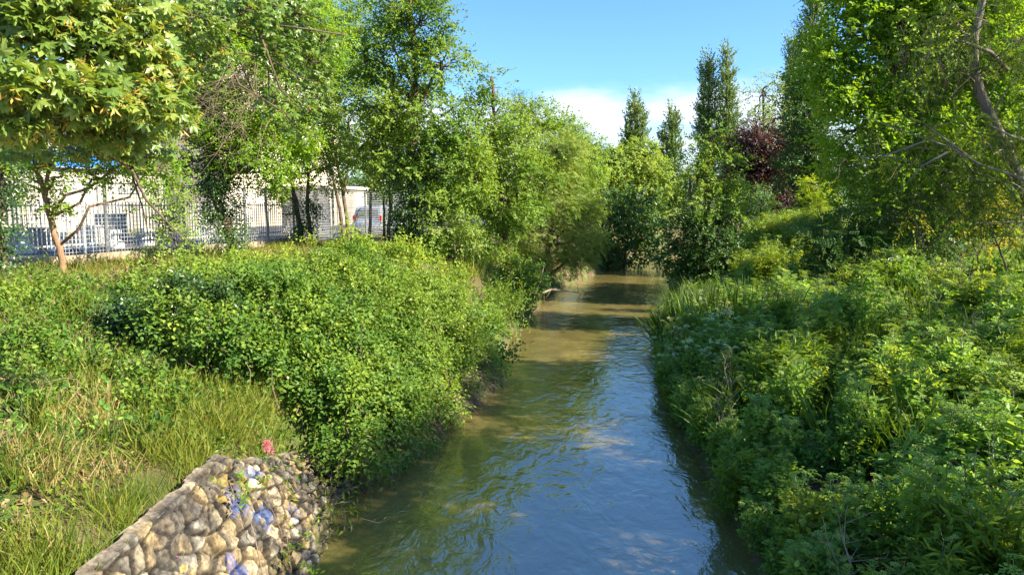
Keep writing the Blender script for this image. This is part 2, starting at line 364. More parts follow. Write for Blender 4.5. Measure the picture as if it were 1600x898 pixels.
nz = np.array([noise.fractal(Vector((x * .9, y * .9, 0)), 1.0, 2.0, 4) for x, y in zip(GX.ravel(), GY.ravel())]).reshape(GX.shape)
wet = np.minimum(np.abs(GX - np.interp(GY, EY, EL)), np.abs(GX - np.interp(GY, EY, ER)))
near = (np.abs(GX) < 60) & (GY < 90)
GZ = GZ + np.where(near & (GZ < 3.15), nz * .09, 0)
nxg, nyg = len(xs), len(ys)
ii = (np.arange(nyg - 1)[:, None] * nxg + np.arange(nxg - 1)[None]).ravel()
M['earth'] = noisy('earth_and_turf', [(0.30, (0.045, 0.035, 0.02)), (0.45, (0.12, 0.085, 0.045)), (0.56, (0.055, 0.085, 0.02)), (0.72, (0.13, 0.14, 0.045))], 1.3, bump=0.7, bscale=18)
tag(build('ground', np.stack([GX, GY, GZ], -1).reshape(-1, 3), [np.stack([ii, ii + 1, ii + 1 + nxg, ii + nxg], 1)], M['earth'], smooth=True), kind='structure')

# river water
m, n, l = new_mat('river_water'); M['water'] = m
o_ = n('ShaderNodeOutputMaterial'); p_ = n('ShaderNodeBsdfPrincipled')
tcn = n('ShaderNodeTexCoord'); mp1 = n('ShaderNodeMapping'); mp1.inputs['Rotation'].default_value = (0, 0, R(12)); mp1.inputs['Scale'].default_value = (1.0, 0.62, 1)
l(tcn.outputs['Object'], mp1.inputs[0])
na = n('ShaderNodeTexNoise'); na.inputs['Scale'].default_value = 2.1; na.inputs['Detail'].default_value = 4; na.inputs['Roughness'].default_value = .5; na.inputs['Distortion'].default_value = 1.4
nb = n('ShaderNodeTexNoise'); nb.inputs['Scale'].default_value = 0.45; nb.inputs['Detail'].default_value = 3; nb.inputs['Distortion'].default_value = 0.8
nc = n('ShaderNodeTexNoise'); nc.inputs['Scale'].default_value = 6.5; nc.inputs['Detail'].default_value = 2; nc.inputs['Distortion'].default_value = 0.6
for q in (na, nb, nc): l(mp1.outputs[0], q.inputs['Vector'])
mm = n('ShaderNodeMath'); mm.operation = 'MULTIPLY'; mr = n('ShaderNodeMapRange'); mr.inputs[1].default_value = .40; mr.inputs[2].default_value = .62; mr.inputs[3].default_value = .35; mr.inputs[4].default_value = 1.0
l(nb.outputs[0], mr.inputs[0]); l(na.outputs[0], mm.inputs[0]); l(mr.outputs[0], mm.inputs[1])
ma = n('ShaderNodeMath'); ma.operation = 'MULTIPLY_ADD'; ma.inputs[1].default_value = 0.16; l(nc.outputs[0], ma.inputs[0]); l(mm.outputs[0], ma.inputs[2])
bp = n('ShaderNodeBump'); bp.inputs['Strength'].default_value = 0.44; bp.inputs['Distance'].default_value = 0.10; l(ma.outputs[0], bp.inputs['Height']); l(bp.outputs[0], p_.inputs['Normal'])
rw = ramp(n, [(0.3, (0.115, 0.096, 0.032)), (0.7, (0.20, 0.165, 0.058))]); l(nb.outputs[0], rw.inputs[0]); l(rw.outputs[0], p_.inputs['Base Color'])
p_.inputs['Roughness'].default_value = 0.025; p_.inputs['IOR'].default_value = 2.2; p_.inputs['Specular IOR Level'].default_value = 1.0
l(p_.outputs[0], o_.inputs[0])
wy = np.arange(-30, 200, 2.0); WL = np.interp(wy, EY, EL) - 1.2; WR = np.interp(wy, EY, ER) + 1.2
V = np.concatenate([np.stack([WL, wy, 0 * wy], 1), np.stack([WR, wy, 0 * wy], 1)]); k_ = np.arange(len(wy) - 1); nw = len(wy)
tag(build('river_water', V, [np.stack([k_, k_ + nw, k_ + nw + 1, k_ + 1], 1)], M['water']), kind='structure')

# asphalt lot beyond the fence, verge, dirt path on the other bank
FD = np.array((0.2655, 0.9641, 0)); FN = np.array((-0.9641, 0.2655, 0)); FP = np.array((-13.2, 23.8, 3.2))
def fpt(t, off=0.0, z=0.0): return FP + FD * t + FN * off + np.array((0, 0, z))
M['asphalt'] = noisy('asphalt', [(0.3, (0.060, 0.060, 0.068)), (0.7, (0.115, 0.112, 0.118))], 2.5, bump=.3, bscale=60, dist=.01)
tag(build('asphalt_lot', [fpt(-40, .25, .02), fpt(90, .25, .02), fpt(90, 17.5, .02), fpt(-40, 17.5, .02)], [np.array([[0, 1, 2, 3]])], M['asphalt']), kind='structure')
M['verge'] = noisy('dry_verge', [(0.3, (0.16, 0.17, 0.06)), (0.7, (0.34, 0.29, 0.15))], 1.2, bump=.4)
tag(build('verge', [fpt(-40, 17.4, .03), fpt(90, 17.4, .03), fpt(90, 22, .06), fpt(-40, 22, .06)], [np.array([[0, 1, 2, 3]])], M['verge']), kind='structure')
M['dirt'] = noisy('path_dirt', [(0.3, (0.26, 0.19, 0.12)), (0.7, (0.42, 0.32, 0.22))], 1.5, bump=.4)
pth = [(15.5, 25.5), (18, 27.5), (21, 28.5), (25, 29), (30, 29), (40, 28)]
V = [];
for x, y in pth: V += [(x, y - .8, ground(x, y) + .10), (x, y + .8, ground(x, y) + .16)]
tag(build('dirt_path', V, [np.array([[2 * i, 2 * i + 2, 2 * i + 3, 2 * i + 1] for i in range(len(pth) - 1)])], M['dirt']), kind='structure')
# distant hills
hx = np.linspace(-1500, 1900, 120); hz = 55 + 22 * np.array([noise.fractal(Vector((x * .0022, 3, 0)), 1, 2, 4) for x in hx]) + 10 * np.exp(-((hx - 280) / 200) ** 2)
V = np.concatenate([np.stack([hx, 1100 + 0 * hx, 0 * hx], 1), np.stack([hx, 1500 + 0 * hx, hz], 1), np.stack([hx, 2100 + 0 * hx, 0 * hx], 1)]); k_ = np.arange(119)
M['hill'] = noisy('hill_woods', [(0.3, (0.05, 0.08, 0.05)), (0.7, (0.10, 0.13, 0.08))], .05)
tag(build('hills', V, [np.stack([k_, k_ + 1, k_ + 121, k_ + 120], 1), np.stack([k_ + 120, k_ + 121, k_ + 241, k_ + 240], 1)], M['hill'], smooth=True), kind='structure')

# ------------------------------------------------------------------ stone revetment wall with graffiti
def revetment():
    yy = np.arange(5.2, 13.3, .022); ss = np.linspace(0, 1, 105)
    YY, SS = np.meshgrid(yy, ss, indexing='ij')
    foot = np.interp(YY, EY, EL) - .12; top = foot - np.interp(YY, [5, 8.9, 10.4, 13.3], [.98, 1.0, .9, .72]); ztop = np.interp(YY, [5, 7, 8.9, 9.9, 11.4, 13.3], [1.74, 1.78, 1.78, 1.42, .95, .5])
    X = foot + (top - foot) * SS; Z = -.12 + (ztop + .12) * SS
    H = SS * 2.15
    # worn stones: jittered cells laid in rough courses
    cy = np.arange(5.0, 13.6, .21); cs = np.arange(-.1, 2.4, .26); pts = []
    for j, s in enumerate(cs):
        for i, y in enumerate(cy): pts.append((y + (.1 if j % 2 else 0) + rng.normal() * .055, s + rng.normal() * .07))
    pts = np.array(pts); q = np.stack([YY.ravel() * .85, H.ravel() * 1.2], 1); pq = pts * np.array((.85, 1.2))
    wob = np.array([[noise.noise(Vector((a * 3, b * 3, 0))), noise.noise(Vector((a * 3, b * 3, 9)))] for a, b in q]) * .05
    d1 = np.full(len(q), 9.); d2 = np.full(len(q), 9.); idx = np.zeros(len(q), int)
    for k, c in enumerate(pq):
        d = np.hypot(q[:, 0] + wob[:, 0] - c[0], q[:, 1] + wob[:, 1] - c[1]); nearer = d < d1
        d2 = np.where(nearer, d1, np.minimum(d2, d)); idx = np.where(nearer, k, idx); d1 = np.where(nearer, d, d1)
    edge = np.clip((d2 - d1 - .012) / .045, 0, 1)
    nf = np.array([noise.fractal(Vector((a * 5, b * 5, 2)), 1, 2, 5) for a, b in q]); nl = np.array([noise.fractal(Vector((a * 1.1, b * 1.1, 5)), 1, 2, 3) for a, b in q])
    sr = rng.random(len(pts)); proud = rng.random(len(pts))
    lower = np.clip(1.2 - SS.ravel() + nl * .5, 0, 1)
    disp = (np.clip(edge * 1.6, 0, 1) ** .5) * (.045 + .06 * proud[idx]) * (.45 + .55 * (sr[idx] > .35)) + nf * .034 + .012 * np.array([noise.fractal(Vector((a * 16, b * 16, 3)), 1, 2, 3) for a, b in q])
    nrm = np.array((.84, 0, .54))
    V = np.stack([X.ravel(), YY.ravel(), Z.ravel()], 1) + disp[:, None] * nrm
    pal = np.array([(.27, .24, .175), (.245, .20, .12), (.19, .18, .155), (.42, .39, .32), (.27, .205, .11), (.12, .112, .095), (.30, .235, .14)])
    col = pal[rng.integers(0, len(pal), len(pts))][idx] * (0.85 + .3 * rng.random(len(pts)))[idx][:, None]
    mid = np.exp(-((YY.ravel() - 8.6) / 1.5) ** 2)
    plaster = np.clip((nl - .16 + .36 * mid) * 4, 0, .50)[:, None]; col = col * (1 - plaster) + np.array((.33, .25, .14)) * plaster     # remains of render
    mort = (1 - edge)[:, None] ** .9 * (1 - .5 * plaster); col = col * (1 - mort) + np.array((.03, .025, .019)) * mort
    stain = np.clip((np.array([noise.fractal(Vector((a * 2.6, b * .55, 11)), 1, 2, 4) for a, b in q]) + .04) * 2.6, 0, .80)[:, None]
    col = col * (1 - stain) + np.array((.07, .066, .062)) * stain
    col *= (.80 * (1 + nf * .75 + .55 * np.array([noise.fractal(Vector((a * 14, b * 14, 6)), 1, 2, 3) for a, b in q])))[:, None]
    def paint(cyy, cs_, ry, rs, c, seed, cut=.1, a=.62):
        a = .42 if c[2] > .2 and c[0] < .2 else .34
        nonlocal col
        g = 1 - ((YY.ravel() - cyy) / ry) ** 2 - ((H.ravel() - cs_) / rs) ** 2
        w = np.array([noise.fractal(Vector((y * 8 + seed, s * 5, seed)), .8, 2, 6) if gg > 0 else -1 for y, s, gg in zip(q[:, 0], q[:, 1], g)])
        k = np.clip((np.minimum(g * 1.2, w + .25) - cut) * 9, 0, a)[:, None]; col = col * (1 - k) + np.array(c) * k
    paint(8.9, 1.85, .55, .28, (.42, .30, .04), 1, .3, .7); paint(9.5, 1.70, .5, .2, (.42, .29, .04), 2, .3, .7); paint(9.6, 1.9, .4, .1, (.04, .12, .38), 3)
    paint(8.7, 1.62, .25, .25, (.04, .10, .34), 4, .2); paint(8.0, 1.0, .16, .28, (.03, .08, .36), 5, .05); 
    paint(9.2, 1.25, .3, .25, (.05, .12, .38), 8, .2); paint(7.5, .75, .2, .35, (.03, .08, .33), 9, .05)
    paint(7.2, 1.35, .12, .25, (.6, .45, .08), 11, .1); paint(10.1, 1.0, .3, .2, (.04, .10, .34), 12, .2)
    paint(7.0, .45, .3, .25, (.12, .25, .6), 14, .2); paint(9.0, .6, .4, .15, (.58, .44, .1), 15, .25)
    moss = np.clip((.22 - SS.ravel()) * 3 + nl * .8, 0, .55)[:, None]; col = col * (1 - moss) + np.array((.075, .085, .03)) * moss
    ny_, ns_ = YY.shape; k = (np.arange(ny_ - 1)[:, None] * ns_ + np.arange(ns_ - 1)[None]).ravel()
    # rough coping strip running back into the turf
    tr0 = np.arange(ny_) * ns_ + ns_ - 1; V = np.concatenate([V, V[tr0] + np.array((0, 0, .002))]); col = np.concatenate([col, col[tr0]]); tr = len(V) - ny_ + np.arange(ny_); nb0 = len(V)
    back = V[tr] + np.stack([-.13 + .08 * np.array([noise.fractal(Vector((a * 1.7, 7, 1)), 1, 2, 4) for a in yy]), 0 * tr, .02 + .04 * np.array([noise.fractal(Vector((a * 2.5, 9, 1)), 1, 2, 4) for a in yy])], 1); back2 = back + np.array((-.04, 0, -.35))
    V = np.concatenate([V, back, back2]); cc = np.array((.26, .225, .18)) * (.9 + .5 * np.array([noise.fractal(Vector((a * 2.2, 4, 1)), 1, 2, 4) for a in yy]))[:, None]; col = np.concatenate([col, cc, cc * .6])
    a = np.arange(ny_ - 1); f2 = np.stack([tr[:-1], tr[1:], nb0 + a + 1, nb0 + a], 1); f3 = np.stack([nb0 + a, nb0 + a + 1, nb0 + ny_ + a + 1, nb0 + ny_ + a], 1)
    mt, n, l = new_mat('painted_rubble_stone'); o = n('ShaderNodeOutputMaterial'); p = n('ShaderNodeBsdfPrincipled'); at_ = n('ShaderNodeAttribute'); at_.attribute_name = 'paint'
    tcn = n('ShaderNodeTexCoord'); ns = n('ShaderNodeTexNoise'); ns.inputs['Scale'].default_value = 22; ns.inputs['Detail'].default_value = 8; l(tcn.outputs['Object'], ns.inputs['Vector'])
    r = ramp(n, [(.3, (.50, .48, .46)), (.7, (1.30, 1.26, 1.2))]); l(ns.outputs[0], r.inputs[0])
    mx = n('ShaderNodeMix'); mx.data_type = 'RGBA'; mx.blend_type = 'MULTIPLY'; mx.inputs[0].default_value = 1; l(at_.outputs['Color'], mx.inputs[6]); l(r.outputs[0], mx.inputs[7])
    l(mx.outputs[2], p.inputs['Base Color']); p.inputs['Roughness'].default_value = .92; p.inputs['Specular IOR Level'].default_value = .2
    b = n('ShaderNodeBump'); b.inputs['Strength'].default_value = .6; b.inputs['Distance'].default_value = .02; l(ns.outputs[0], b.inputs['Height']); l(b.outputs[0], p.inputs['Normal']); l(p.outputs[0], o.inputs[0])
    col = np.concatenate([col.clip(0.01, .9), np.ones((len(col), 1))], 1)
    o = build('stone_wall', V, [np.stack([k, k + ns_, k + ns_ + 1, k + 1], 1), f2, f3], mt, smooth=False, color=col)
    tag(o, 'sloping rubble stone bank wall with blue and yellow graffiti at water', 'stone wall')
revetment()

# ------------------------------------------------------------------ buildings
M['white_wall'] = noisy('white_render', [(0.3, (0.27, 0.245, 0.21)), (0.55, (0.37, 0.345, 0.30)), (0.75, (0.42, 0.39, 0.345))], .5, rough=.85, stretch=(1, 1, .35))
M['cream_wall'] = noisy('cream_render', [(0.3, (0.58, 0.50, 0.38)), (0.7, (0.70, 0.62, 0.49))], .5, rough=.85)
M['blue_panel'] = plain('blue_panel', (0.03, 0.20, 0.62), .4)
M['glass_dark'] = plain('window_glass', (0.03, 0.04, 0.05), .08)
M['frame_grey'] = plain('grey_frame', (0.30, 0.30, 0.30), .5)
M['roofing'] = plain('roof_felt', (0.25, 0.24, 0.22), .8)
AX = np.array([FD, FN, (0, 0, 1.0)])
def bx(mb, t, off, z, dt, do, dz): return mb.box(fpt(t, off, z), (dt, do, dz), AX)
b1 = empty('low_building', fpt(25, 26), 'long low white building with a blue panel band beyond the fence', 'building')
bx(MB(), 7, 27, 2.1, 43, 10, 4.2).build('wall', M['white_wall'], b1)
bx(MB(), 7, 27.2, 6.2, 43, 10, 1.9).build('upper_wall', M['white_wall'], b1)
for t in np.arange(-11, 26, 6.4): bx(MB(), t, 21.9, 4.75, 5.2, .5, 1.0).build('blue_panel', M['blue_panel'], b1)
bx(MB(), 7, 21.95, 4.225, 43.2, .7, .05).build('ledge', M['frame_grey'], b1)
bx(MB(), 7, 27, 7.3, 44, 11, .3).build('roof', M['roofing'], b1)
for t in np.arange(-12, 27, 4.6):
    f = bx(MB(), t, 21.97, 2.85, 1.9, .10, .45).build('window', M['frame_grey'], b1)
    for k in (-.6, 0, .6): bx(MB(), t + k, 21.90, 2.85, .50, .06, .32).build('pane', M['glass_dark'], f)
for t in np.arange(-13, 28, 6.4): MB().tube([fpt(t + 2.9, 21.9, .1), fpt(t + 2.9, 21.9, 4.2)], .06, 8).build('downpipe', M['frame_grey'], b1)
for t in np.arange(-10, 28, 6.4): bx(MB(), t, 21.99, 2.1, .05, .03, 4.0).build('wall_joint', M['frame_grey'], b1)
b2 = empty('apartment_block', fpt(38, 24), 'tall cream apartment block glimpsed between the tree crowns', 'building')
bx(MB(), 38, 24, 10, 18, 14, 20).build('wall', M['cream_wall'], b2)
bx(MB(), 38, 24, 20.2, 19, 15, .5).build('roof', M['roofing'], b2)
for zz in (5.0, 8.2, 11.4, 14.6, 17.8):
    for t in (31.5, 36, 40.5, 45):
        f = bx(MB(), t, 16.97, zz, 1.5, .1, 1.5).build('window', M['frame_grey'], b2); bx(MB(), t, 16.90, zz, 1.25, .06, 1.25).build('pane', M['glass_dark'], f)
b3 = empty('garage_building', fpt(40, 12), 'small flat roofed white garage with a pale roller door', 'building')
bx(MB(), 40, 15.2, 1.6, 7, 5.6, 3.2).build('wall', M['white_wall'], b3)
bx(MB(), 40, 15.2, 3.3, 7.4, 6, .25).build('roof', M['cream_wall'], b3)
mb = MB()
for k in range(14): bx(mb, 39.4, 12.37 - .01 * (k % 2), .15 + k * .18, 3.2, .05, .165)
mb.build('roller_door', M['white_wall'], b3)

# ------------------------------------------------------------------ fences
M['post'] = plain('galvanised_post', (0.22, 0.24, 0.25), .5, .4)
M['wire'] = plain('grey_wire', (0.38, 0.40, 0.42), .5)
M['white_bar'] = plain('white_bar', (0.52, 0.53, 0.54), .5)
M['concrete'] = noisy('old_concrete', [(0.3, (0.20, 0.16, 0.11)), (0.7, (0.42, 0.34, 0.24))], 1.6, bump=.4)
fe = empty('mesh_fence', fpt(10), 'tall wire mesh fence on dark grey posts along the left bank', 'fence')
posts = [-7.4, -3.7, 0, 3.7, 7.4, 9.0, 11.1, 14.8, 18.5, 22.2, 25.9, 29.6]
for t in posts:
    tl = FD * .06 * rng.normal(); mb = MB(); mb.tube([fpt(t, 0, -.2), fpt(t, 0, 1.2) + tl * .5, fpt(t, 0, 2.55) + tl], .058, 8); mb.build('post', M['post'], fe)
mb = MB()
T0, T1 = -7.4, 29.6
for z in np.arange(.08, 2.5, .13): mb.box(fpt((T0 + T1) / 2, .02, z), (T1 - T0, .010, .012), AX)
for t in np.arange(T0, T1, .13): mb.box(fpt(t, .03, 1.28), (.012, .010, 2.44), AX)
mb.build('wire_mesh', M['wire'], fe)
mb = MB(); mb.tube([fpt(T0, 0, 2.50), fpt(T1, 0, 2.50)], .022, 6); mb.build('top_rail', M['post'], fe)
pk = empty('picket_railing', fpt(5, .8), 'white upright bar railing standing just behind the wire fence', 'railing')
mb = MB()
for t in np.arange(-8, 16, .155): mb.box(fpt(t, .8, 1.16), (.034, .022, 1.45), AX)
mb.build('pickets', M['white_bar'], pk)['kind'] = 'stuff'
for z in (.52, 1.78): mb = MB(); bx(mb, 4, .835, z, 24, .03, .05); mb.build('rail', M['white_bar'], pk)
for t in np.arange(-8, 17, 4): bx(MB(), t, .86, .95, .06, .06, 1.95).build('post', M['white_bar'], pk)
mb = MB()
for t in np.arange(-9.5, 12, 1.6): mb.box(fpt(t, 0 + rng.normal() * .01, .02 + rng.normal() * .015), (1.6, .26, .46), AX)
tag(mb.build('concrete_kerb', M['concrete']), 'weathered tan concrete footing under the wire fence', 'kerb')
M['bollard'] = plain('white_concrete', (0.66, 0.67, 0.68), .7)
for k, (u, t_off) in enumerate([(40, 5.6), (92, 5.4), (138, 5.0), (180, 5.0), (232, 5.2), (315, 5.6)]):
    # stout white concrete blocks with a waisted neck
    a = (u - CU) / F; t = (a * (FP[1] + FN[1] * t_off) - (FP[0] + FN[0] * t_off)) / (FD[0] - a * FD[1]); p = fpt(t, t_off, .02)
    mb = MB(); mb.lathe(p, [(.0, 0), (.36, 0), (.36, .2), (.30, .28), (.15, .36), (.15, .52), (.27, .60), (.27, .74), (.0, .75)], 12)
    o = mb.build('bollard', M['bollard'], smooth=False)
    tag(o, 'white waisted concrete bollard standing on the asphalt behind the railing', 'bollard', 'white bollards on the asphalt')
M['crate'] = plain('grey_crate', (0.26, 0.27, 0.28), .7)
for u, off, w, lab in [(48, 8, .9, 'dark grey slatted crate low beside the leaning slim trunk'), (152, 8.5, 1.15, 'wide dark grey slatted crate near the fence post'), (176, 9.6, .9, 'grey slatted crate raised higher behind the wide crate')]:
    a = (u - CU) / F; t = (a * (FP[1] + FN[1] * off) - (FP[0] + FN[0] * off)) / (FD[0] - a * FD[1])
    hgt = 1.25 if off > 9 else .75
    mb = MB()
    for k in range(9): bx(mb, t - w / 2 + (k + .5) * w / 9, off - .5, hgt / 2 + .06, w / 9 * .72, .04, hgt - .08)
    for s in (-1, 1): bx(mb, t + s * (w / 2 + .03), off, hgt / 2 + .06, .05, 1.0, hgt)
    bx(mb, t, off, hgt + .09, w + .1, 1.08, .06); bx(mb, t, off, hgt / 2 + .03, w - .02, .8, hgt - .1)
    tag(mb.build('slatted_crate', M['crate']), lab, 'crate')

# ------------------------------------------------------------------ parked car (silver people carrier seen from behind)
def car():
    c0 = at(574, 366, 43.5); c0[2] = 3.22
    root = empty('parked_car', c0, 'silver people carrier parked behind the fence, seen from its tail', 'car')
    fw = np.array((0.10, .995, 0)); rt = np.array((.995, -.10, 0)); A = np.array([rt, fw, (0, 0, 1.0)])
    M['car_paint'] = plain('silver_paint', (0.46, 0.49, 0.52), .25, .6); M['tyre'] = plain('tyre', (0.02, 0.02, 0.02), .8)
    M['red_lamp'] = plain('red_lamp', (0.45, 0.02, 0.02), .2); M['bumper'] = plain('bumper', (0.35, 0.37, 0.39), .5); M['plate'] = plain('plate', (0.7, 0.7, 0.66), .5)
    def prof(pts, hw, name, mat, taper=1.0):
        k = len(pts); V = []
        for side, w in ((-1, hw), (1, hw)):
            for (y, z) in pts:
                ww = w * (1 - (1 - taper) * max(0, (z - .95) / .75)); V.append(c0 + rt * side * ww + fw * y + np.array((0, 0, z)))
        me = bpy.data.meshes.new(name); fs = [list(range(k))[::-1], list(range(k, 2 * k))] + [[i, (i + 1) % k, (i + 1) % k + k, i + k] for i in range(k)]
        me.from_pydata([tuple(v - c0) for v in V], [], fs); me.materials.append(mat); o = bpy.data.objects.new(name, me); COL.objects.link(o); o.parent = root
        b = o.modifiers.new('bevel', 'BEVEL'); b.width = .06; b.segments = 2; return o
    prof([(0.05, .35), (0, .55), (.06, 1.0), (.35, 1.62), (.6, 1.70), (2.0, 1.70), (2.9, 1.45), (3.5, 1.05), (4.3, .85), (4.4, .4), (4.3, .3), (.1, .28)], .89, 'body', M['car_paint'], .84)
    def pan(name, mat, x, y, z, dx, dy, dz): return MB().box(c0 + rt * x + fw * y + np.array((0, 0, z)), (dx, dy, dz), A).build(name, mat, root)
    # tailgate window follows the slope of the tail
    q = [(-.66, .075, 1.06), (.66, .075, 1.06), (.60, .33, 1.53), (-.60, .33, 1.53)]
    mb = MB(); mb.add([c0 + rt * x + fw * (y - .035) + np.array((0, 0, z)) for x, y, z in q] + [c0 + rt * x + fw * (y + .03) + np.array((0, 0, z)) for x, y, z in q], [np.array([[0, 1, 2, 3], [7, 6, 5, 4], [0, 4, 5, 1], [1, 5, 6, 2], [2, 6, 7, 3], [3, 7, 4, 0]])]); mb.build('rear_window', M['glass_dark'], root)
    for s in (-1, 1):
        pan('tail_light', M['red_lamp'], s * .76, .04, 1.0, .2, .16, .3)
        q = [(.55, 1.08), (2.9, 1.08), (2.35, 1.52), (.62, 1.55)]
        ws = [.89 * (1 - .16 * max(0, (z - .95) / .75)) + .012 for y, z in q]
        mb = MB(); mb.add([c0 + rt * s * w + fw * y + np.array((0, 0, z)) for w, (y, z) in zip(ws, q)] + [c0 + rt * s * (w - .05) + fw * y + np.array((0, 0, z)) for w, (y, z) in zip(ws, q)], [np.array([[0, 1, 2, 3], [7, 6, 5, 4], [0, 4, 5, 1], [1, 5, 6, 2], [2, 6, 7, 3], [3, 7, 4, 0]])]); mb.build('side_window', M['glass_dark'], root)
        for y in (.85, 3.5):
            p = c0 + rt * s * .80 + fw * y + np.array((0, 0, .32)); mb = MB(); mb.tube([p - rt * .1, p + rt * .1], .32, 18); w = mb.build('wheel', M['tyre'], root)
            mb = MB(); mb.tube([p + rt * s * .08, p + rt * s * .115], .2, 14); mb.build('rim', M['bumper'], w)
    pan('bumper', M['bumper'], 0, -.03, .48, 1.72, .16, .22); pan('number_plate', M['plate'], 0, -.04, .80, .52, .03, .12); pan('roof_rack', M['bumper'], .62, 1.5, 1.73, .04, 1.6, .05); pan('roof_rack', M['bumper'], -.62, 1.5, 1.73, .04, 1.6, .05)
car()

# ------------------------------------------------------------------ trees, left bank
tree('slim_tree', 'slim leaning tree with a bare orange brown forked trunk beside the fence', 'tree', 19.5,
     [(.105, [(102, 432), (92, 385), (78, 340), (68, 300), (56, 262), (50, 225)]), (.06, [(70, 305), (76, 265), (74, 225)])],
     [(60, 215, 80, 42), (170, 205, 75, 42), (120, 165, 110, 45), (230, 225, 45, 35), (85, 317, 20, 10), (30, 282, 34, 20), (110, 262, 40, 16), (180, 262, 46, 18), (250, 262, 36, 20)], 'leaf', .085, 'bark_warm', cover=3.6)
tree('ivied_tree', 'ivy smothered trunk rising at the picture edge beside the wire fence', 'tree', 17.5,
     [(.12, [(6, 440), (4, 330), (0, 240), (-8, 140)])], [(-20, 200, 40, 60), (-10, 130, 60, 50)], 'leaf', .085,
     ivy=[(4, 400, 13, 40), (2, 330, 14, 40), (0, 270, 18, 40)])
tree('ivy_clad_tree', 'leafy tree whose trunk is wrapped in dark ivy, behind the bramble thicket', 'tree', 25,
     [(.21, [(366, 394), (352, 350), (335, 300), (322, 250), (335, 180), (350, 80)])],
     [(405, 255, 65, 42), (430, 205, 60, 48), (360, 170, 65, 55), (300, 150, 60, 50), (260, 95, 80, 60), (400, 100, 80, 70), (465, 60, 60, 70), (330, 30, 90, 55), (430, -10, 80, 55)], 'leaf_light', .085,
     ivy=[(366, 380, 17, 22), (356, 350, 17, 26), (343, 310, 27, 32), (332, 270, 38, 34), (322, 230, 36, 32)], cover=4.6)
tree('fence_sapling', 'straggly young tree with thin hanging twigs in front of the wire fence', 'sapling', 22,
     [(.035, [(283, 402), (262, 350), (240, 300), (228, 260)]), (.025, [(240, 402), (248, 350), (262, 300)])],
     [(255, 335, 32, 26), (287, 372, 32, 20), (243, 378, 22, 20), (300, 325, 20, 16), (272, 295, 25, 16)], 'leaf_locust', .085, cover=1.8, frac=.8)
tree('twin_stem_tree', 'tree with two dark upright stems close together and a light green crown', 'tree', 33,
     [(.15, [(473, 380), (464, 330), (456, 280), (452, 200)]), (.13, [(486, 378), (480, 320), (482, 230)])],
     [(435, 225, 45, 42), (492, 205, 50, 55), (470, 135, 52, 55), (508, 262, 34, 36), (440, 290, 25, 22), (465, 70, 40, 40)], 'leaf', .095, ivy=[(471, 345, 12, 26), (483, 320, 8, 22)])
tree('spindly_tree', 'spindly tree with several thin dark stems fanning up by the parked car', 'tree', 36,
     [(.11, [(546, 378), (536, 300), (522, 230), (508, 150)]), (.10, [(538, 376), (530, 320), (514, 250), (500, 215)]), (.07, [(536, 305), (548, 240), (545, 180)])],
     [(505, 150, 36, 40), (535, 105, 40, 45), (505, 60, 45, 45), (545, 200, 25, 35), (500, 235, 22, 20), (520, 20, 45, 50)], 'leaf_ash', .10, cover=3.3)
tree('pale_stem_tree', 'young tree on one pale straight stem in front of the parked car', 'tree', 38,
     [(.10, [(578, 368), (579, 300), (583, 230), (590, 140)])], [(585, 222, 40, 42), (572, 135, 40, 50), (570, 55, 36, 50), (600, 270, 26, 26)], 'leaf_ash', .105, 'bark_grey', cover=2.7)
tree('forked_dark_tree', 'small dark tree with two short stems to the side of the parked car', 'tree', 39,
     [(.12, [(607, 364), (611, 320), (608, 290), (615, 230)]), (.09, [(600, 362), (600, 310), (596, 270)])], [(610, 240, 30, 30), (622, 190, 30, 40), (600, 285, 20, 16)], 'leaf_dark', .105)
tree('tall_ash', 'tallest feathery ash on the left bank with ivy round its trunk', 'tree', 31,
     [(.26, [(648, 400), (645, 330), (640, 260), (650, 170), (645, 60), (638, -30)])],
     [(655, 35, 48, 50), (620, 85, 50, 50), (690, 105, 42, 42), (600, 165, 50, 52), (678, 185, 62, 55), (625, 250, 50, 45), (700, 265, 55, 52), (690, 335, 48, 45), (730, 215, 28, 40), (612, 5, 36, 34), (655, -30, 35, 40), (570, 90, 25, 35), (565, 230, 25, 30), (745, 290, 22, 40), (700, 400, 40, 30)],
     'leaf_ash', .105, ivy=[(640, 385, 20, 30), (642, 335, 27, 35), (640, 285, 32, 35)], cover=3.0, template=OVAL)
tree('slender_ash', 'slender ash with a thin pointed top next to the tallest ash', 'tree', 37,
     [(.18, [(795, 430), (786, 330), (776, 220), (768, 120)])],
     [(768, 135, 16, 28), (762, 185, 34, 36), (758, 250, 44, 50), (800, 225, 44, 42), (790, 310, 55, 55), (765, 380, 46, 48), (828, 290, 42, 48), (735, 330, 30, 40)], 'leaf_ash', .115, template=OVAL, cover=3.1)
tree('locust_tree', 'bright locust tree with pale leaf sprays leaning over the water', 'tree', 41,
     [(.2, [(846, 446), (858, 385), (868, 300), (872, 230)]), (.09, [(838, 450), (846, 420), (856, 392)])],
     [(868, 235, 42, 36), (848, 285, 50, 48), (885, 318, 50, 42), (850, 372, 55, 38), (903, 375, 38, 32), (884, 408, 36, 20), (815, 350, 35, 45), (820, 415, 40, 30), (915, 340, 22, 22)], 'leaf_locust', .25, cover=5.5, template=PINNATE, m=4, up=.75, tw=.55)
tree('broad_green_tree', 'broad mid green tree behind the bright locust', 'tree', 50,
     [(.2, [(872, 440), (872, 330), (862, 200)])], [(838, 190, 42, 30), (872, 205, 38, 30), (915, 245, 36, 34), (905, 305, 36, 40), (800, 205, 30, 30), (885, 260, 40, 36)], 'leaf', .15)
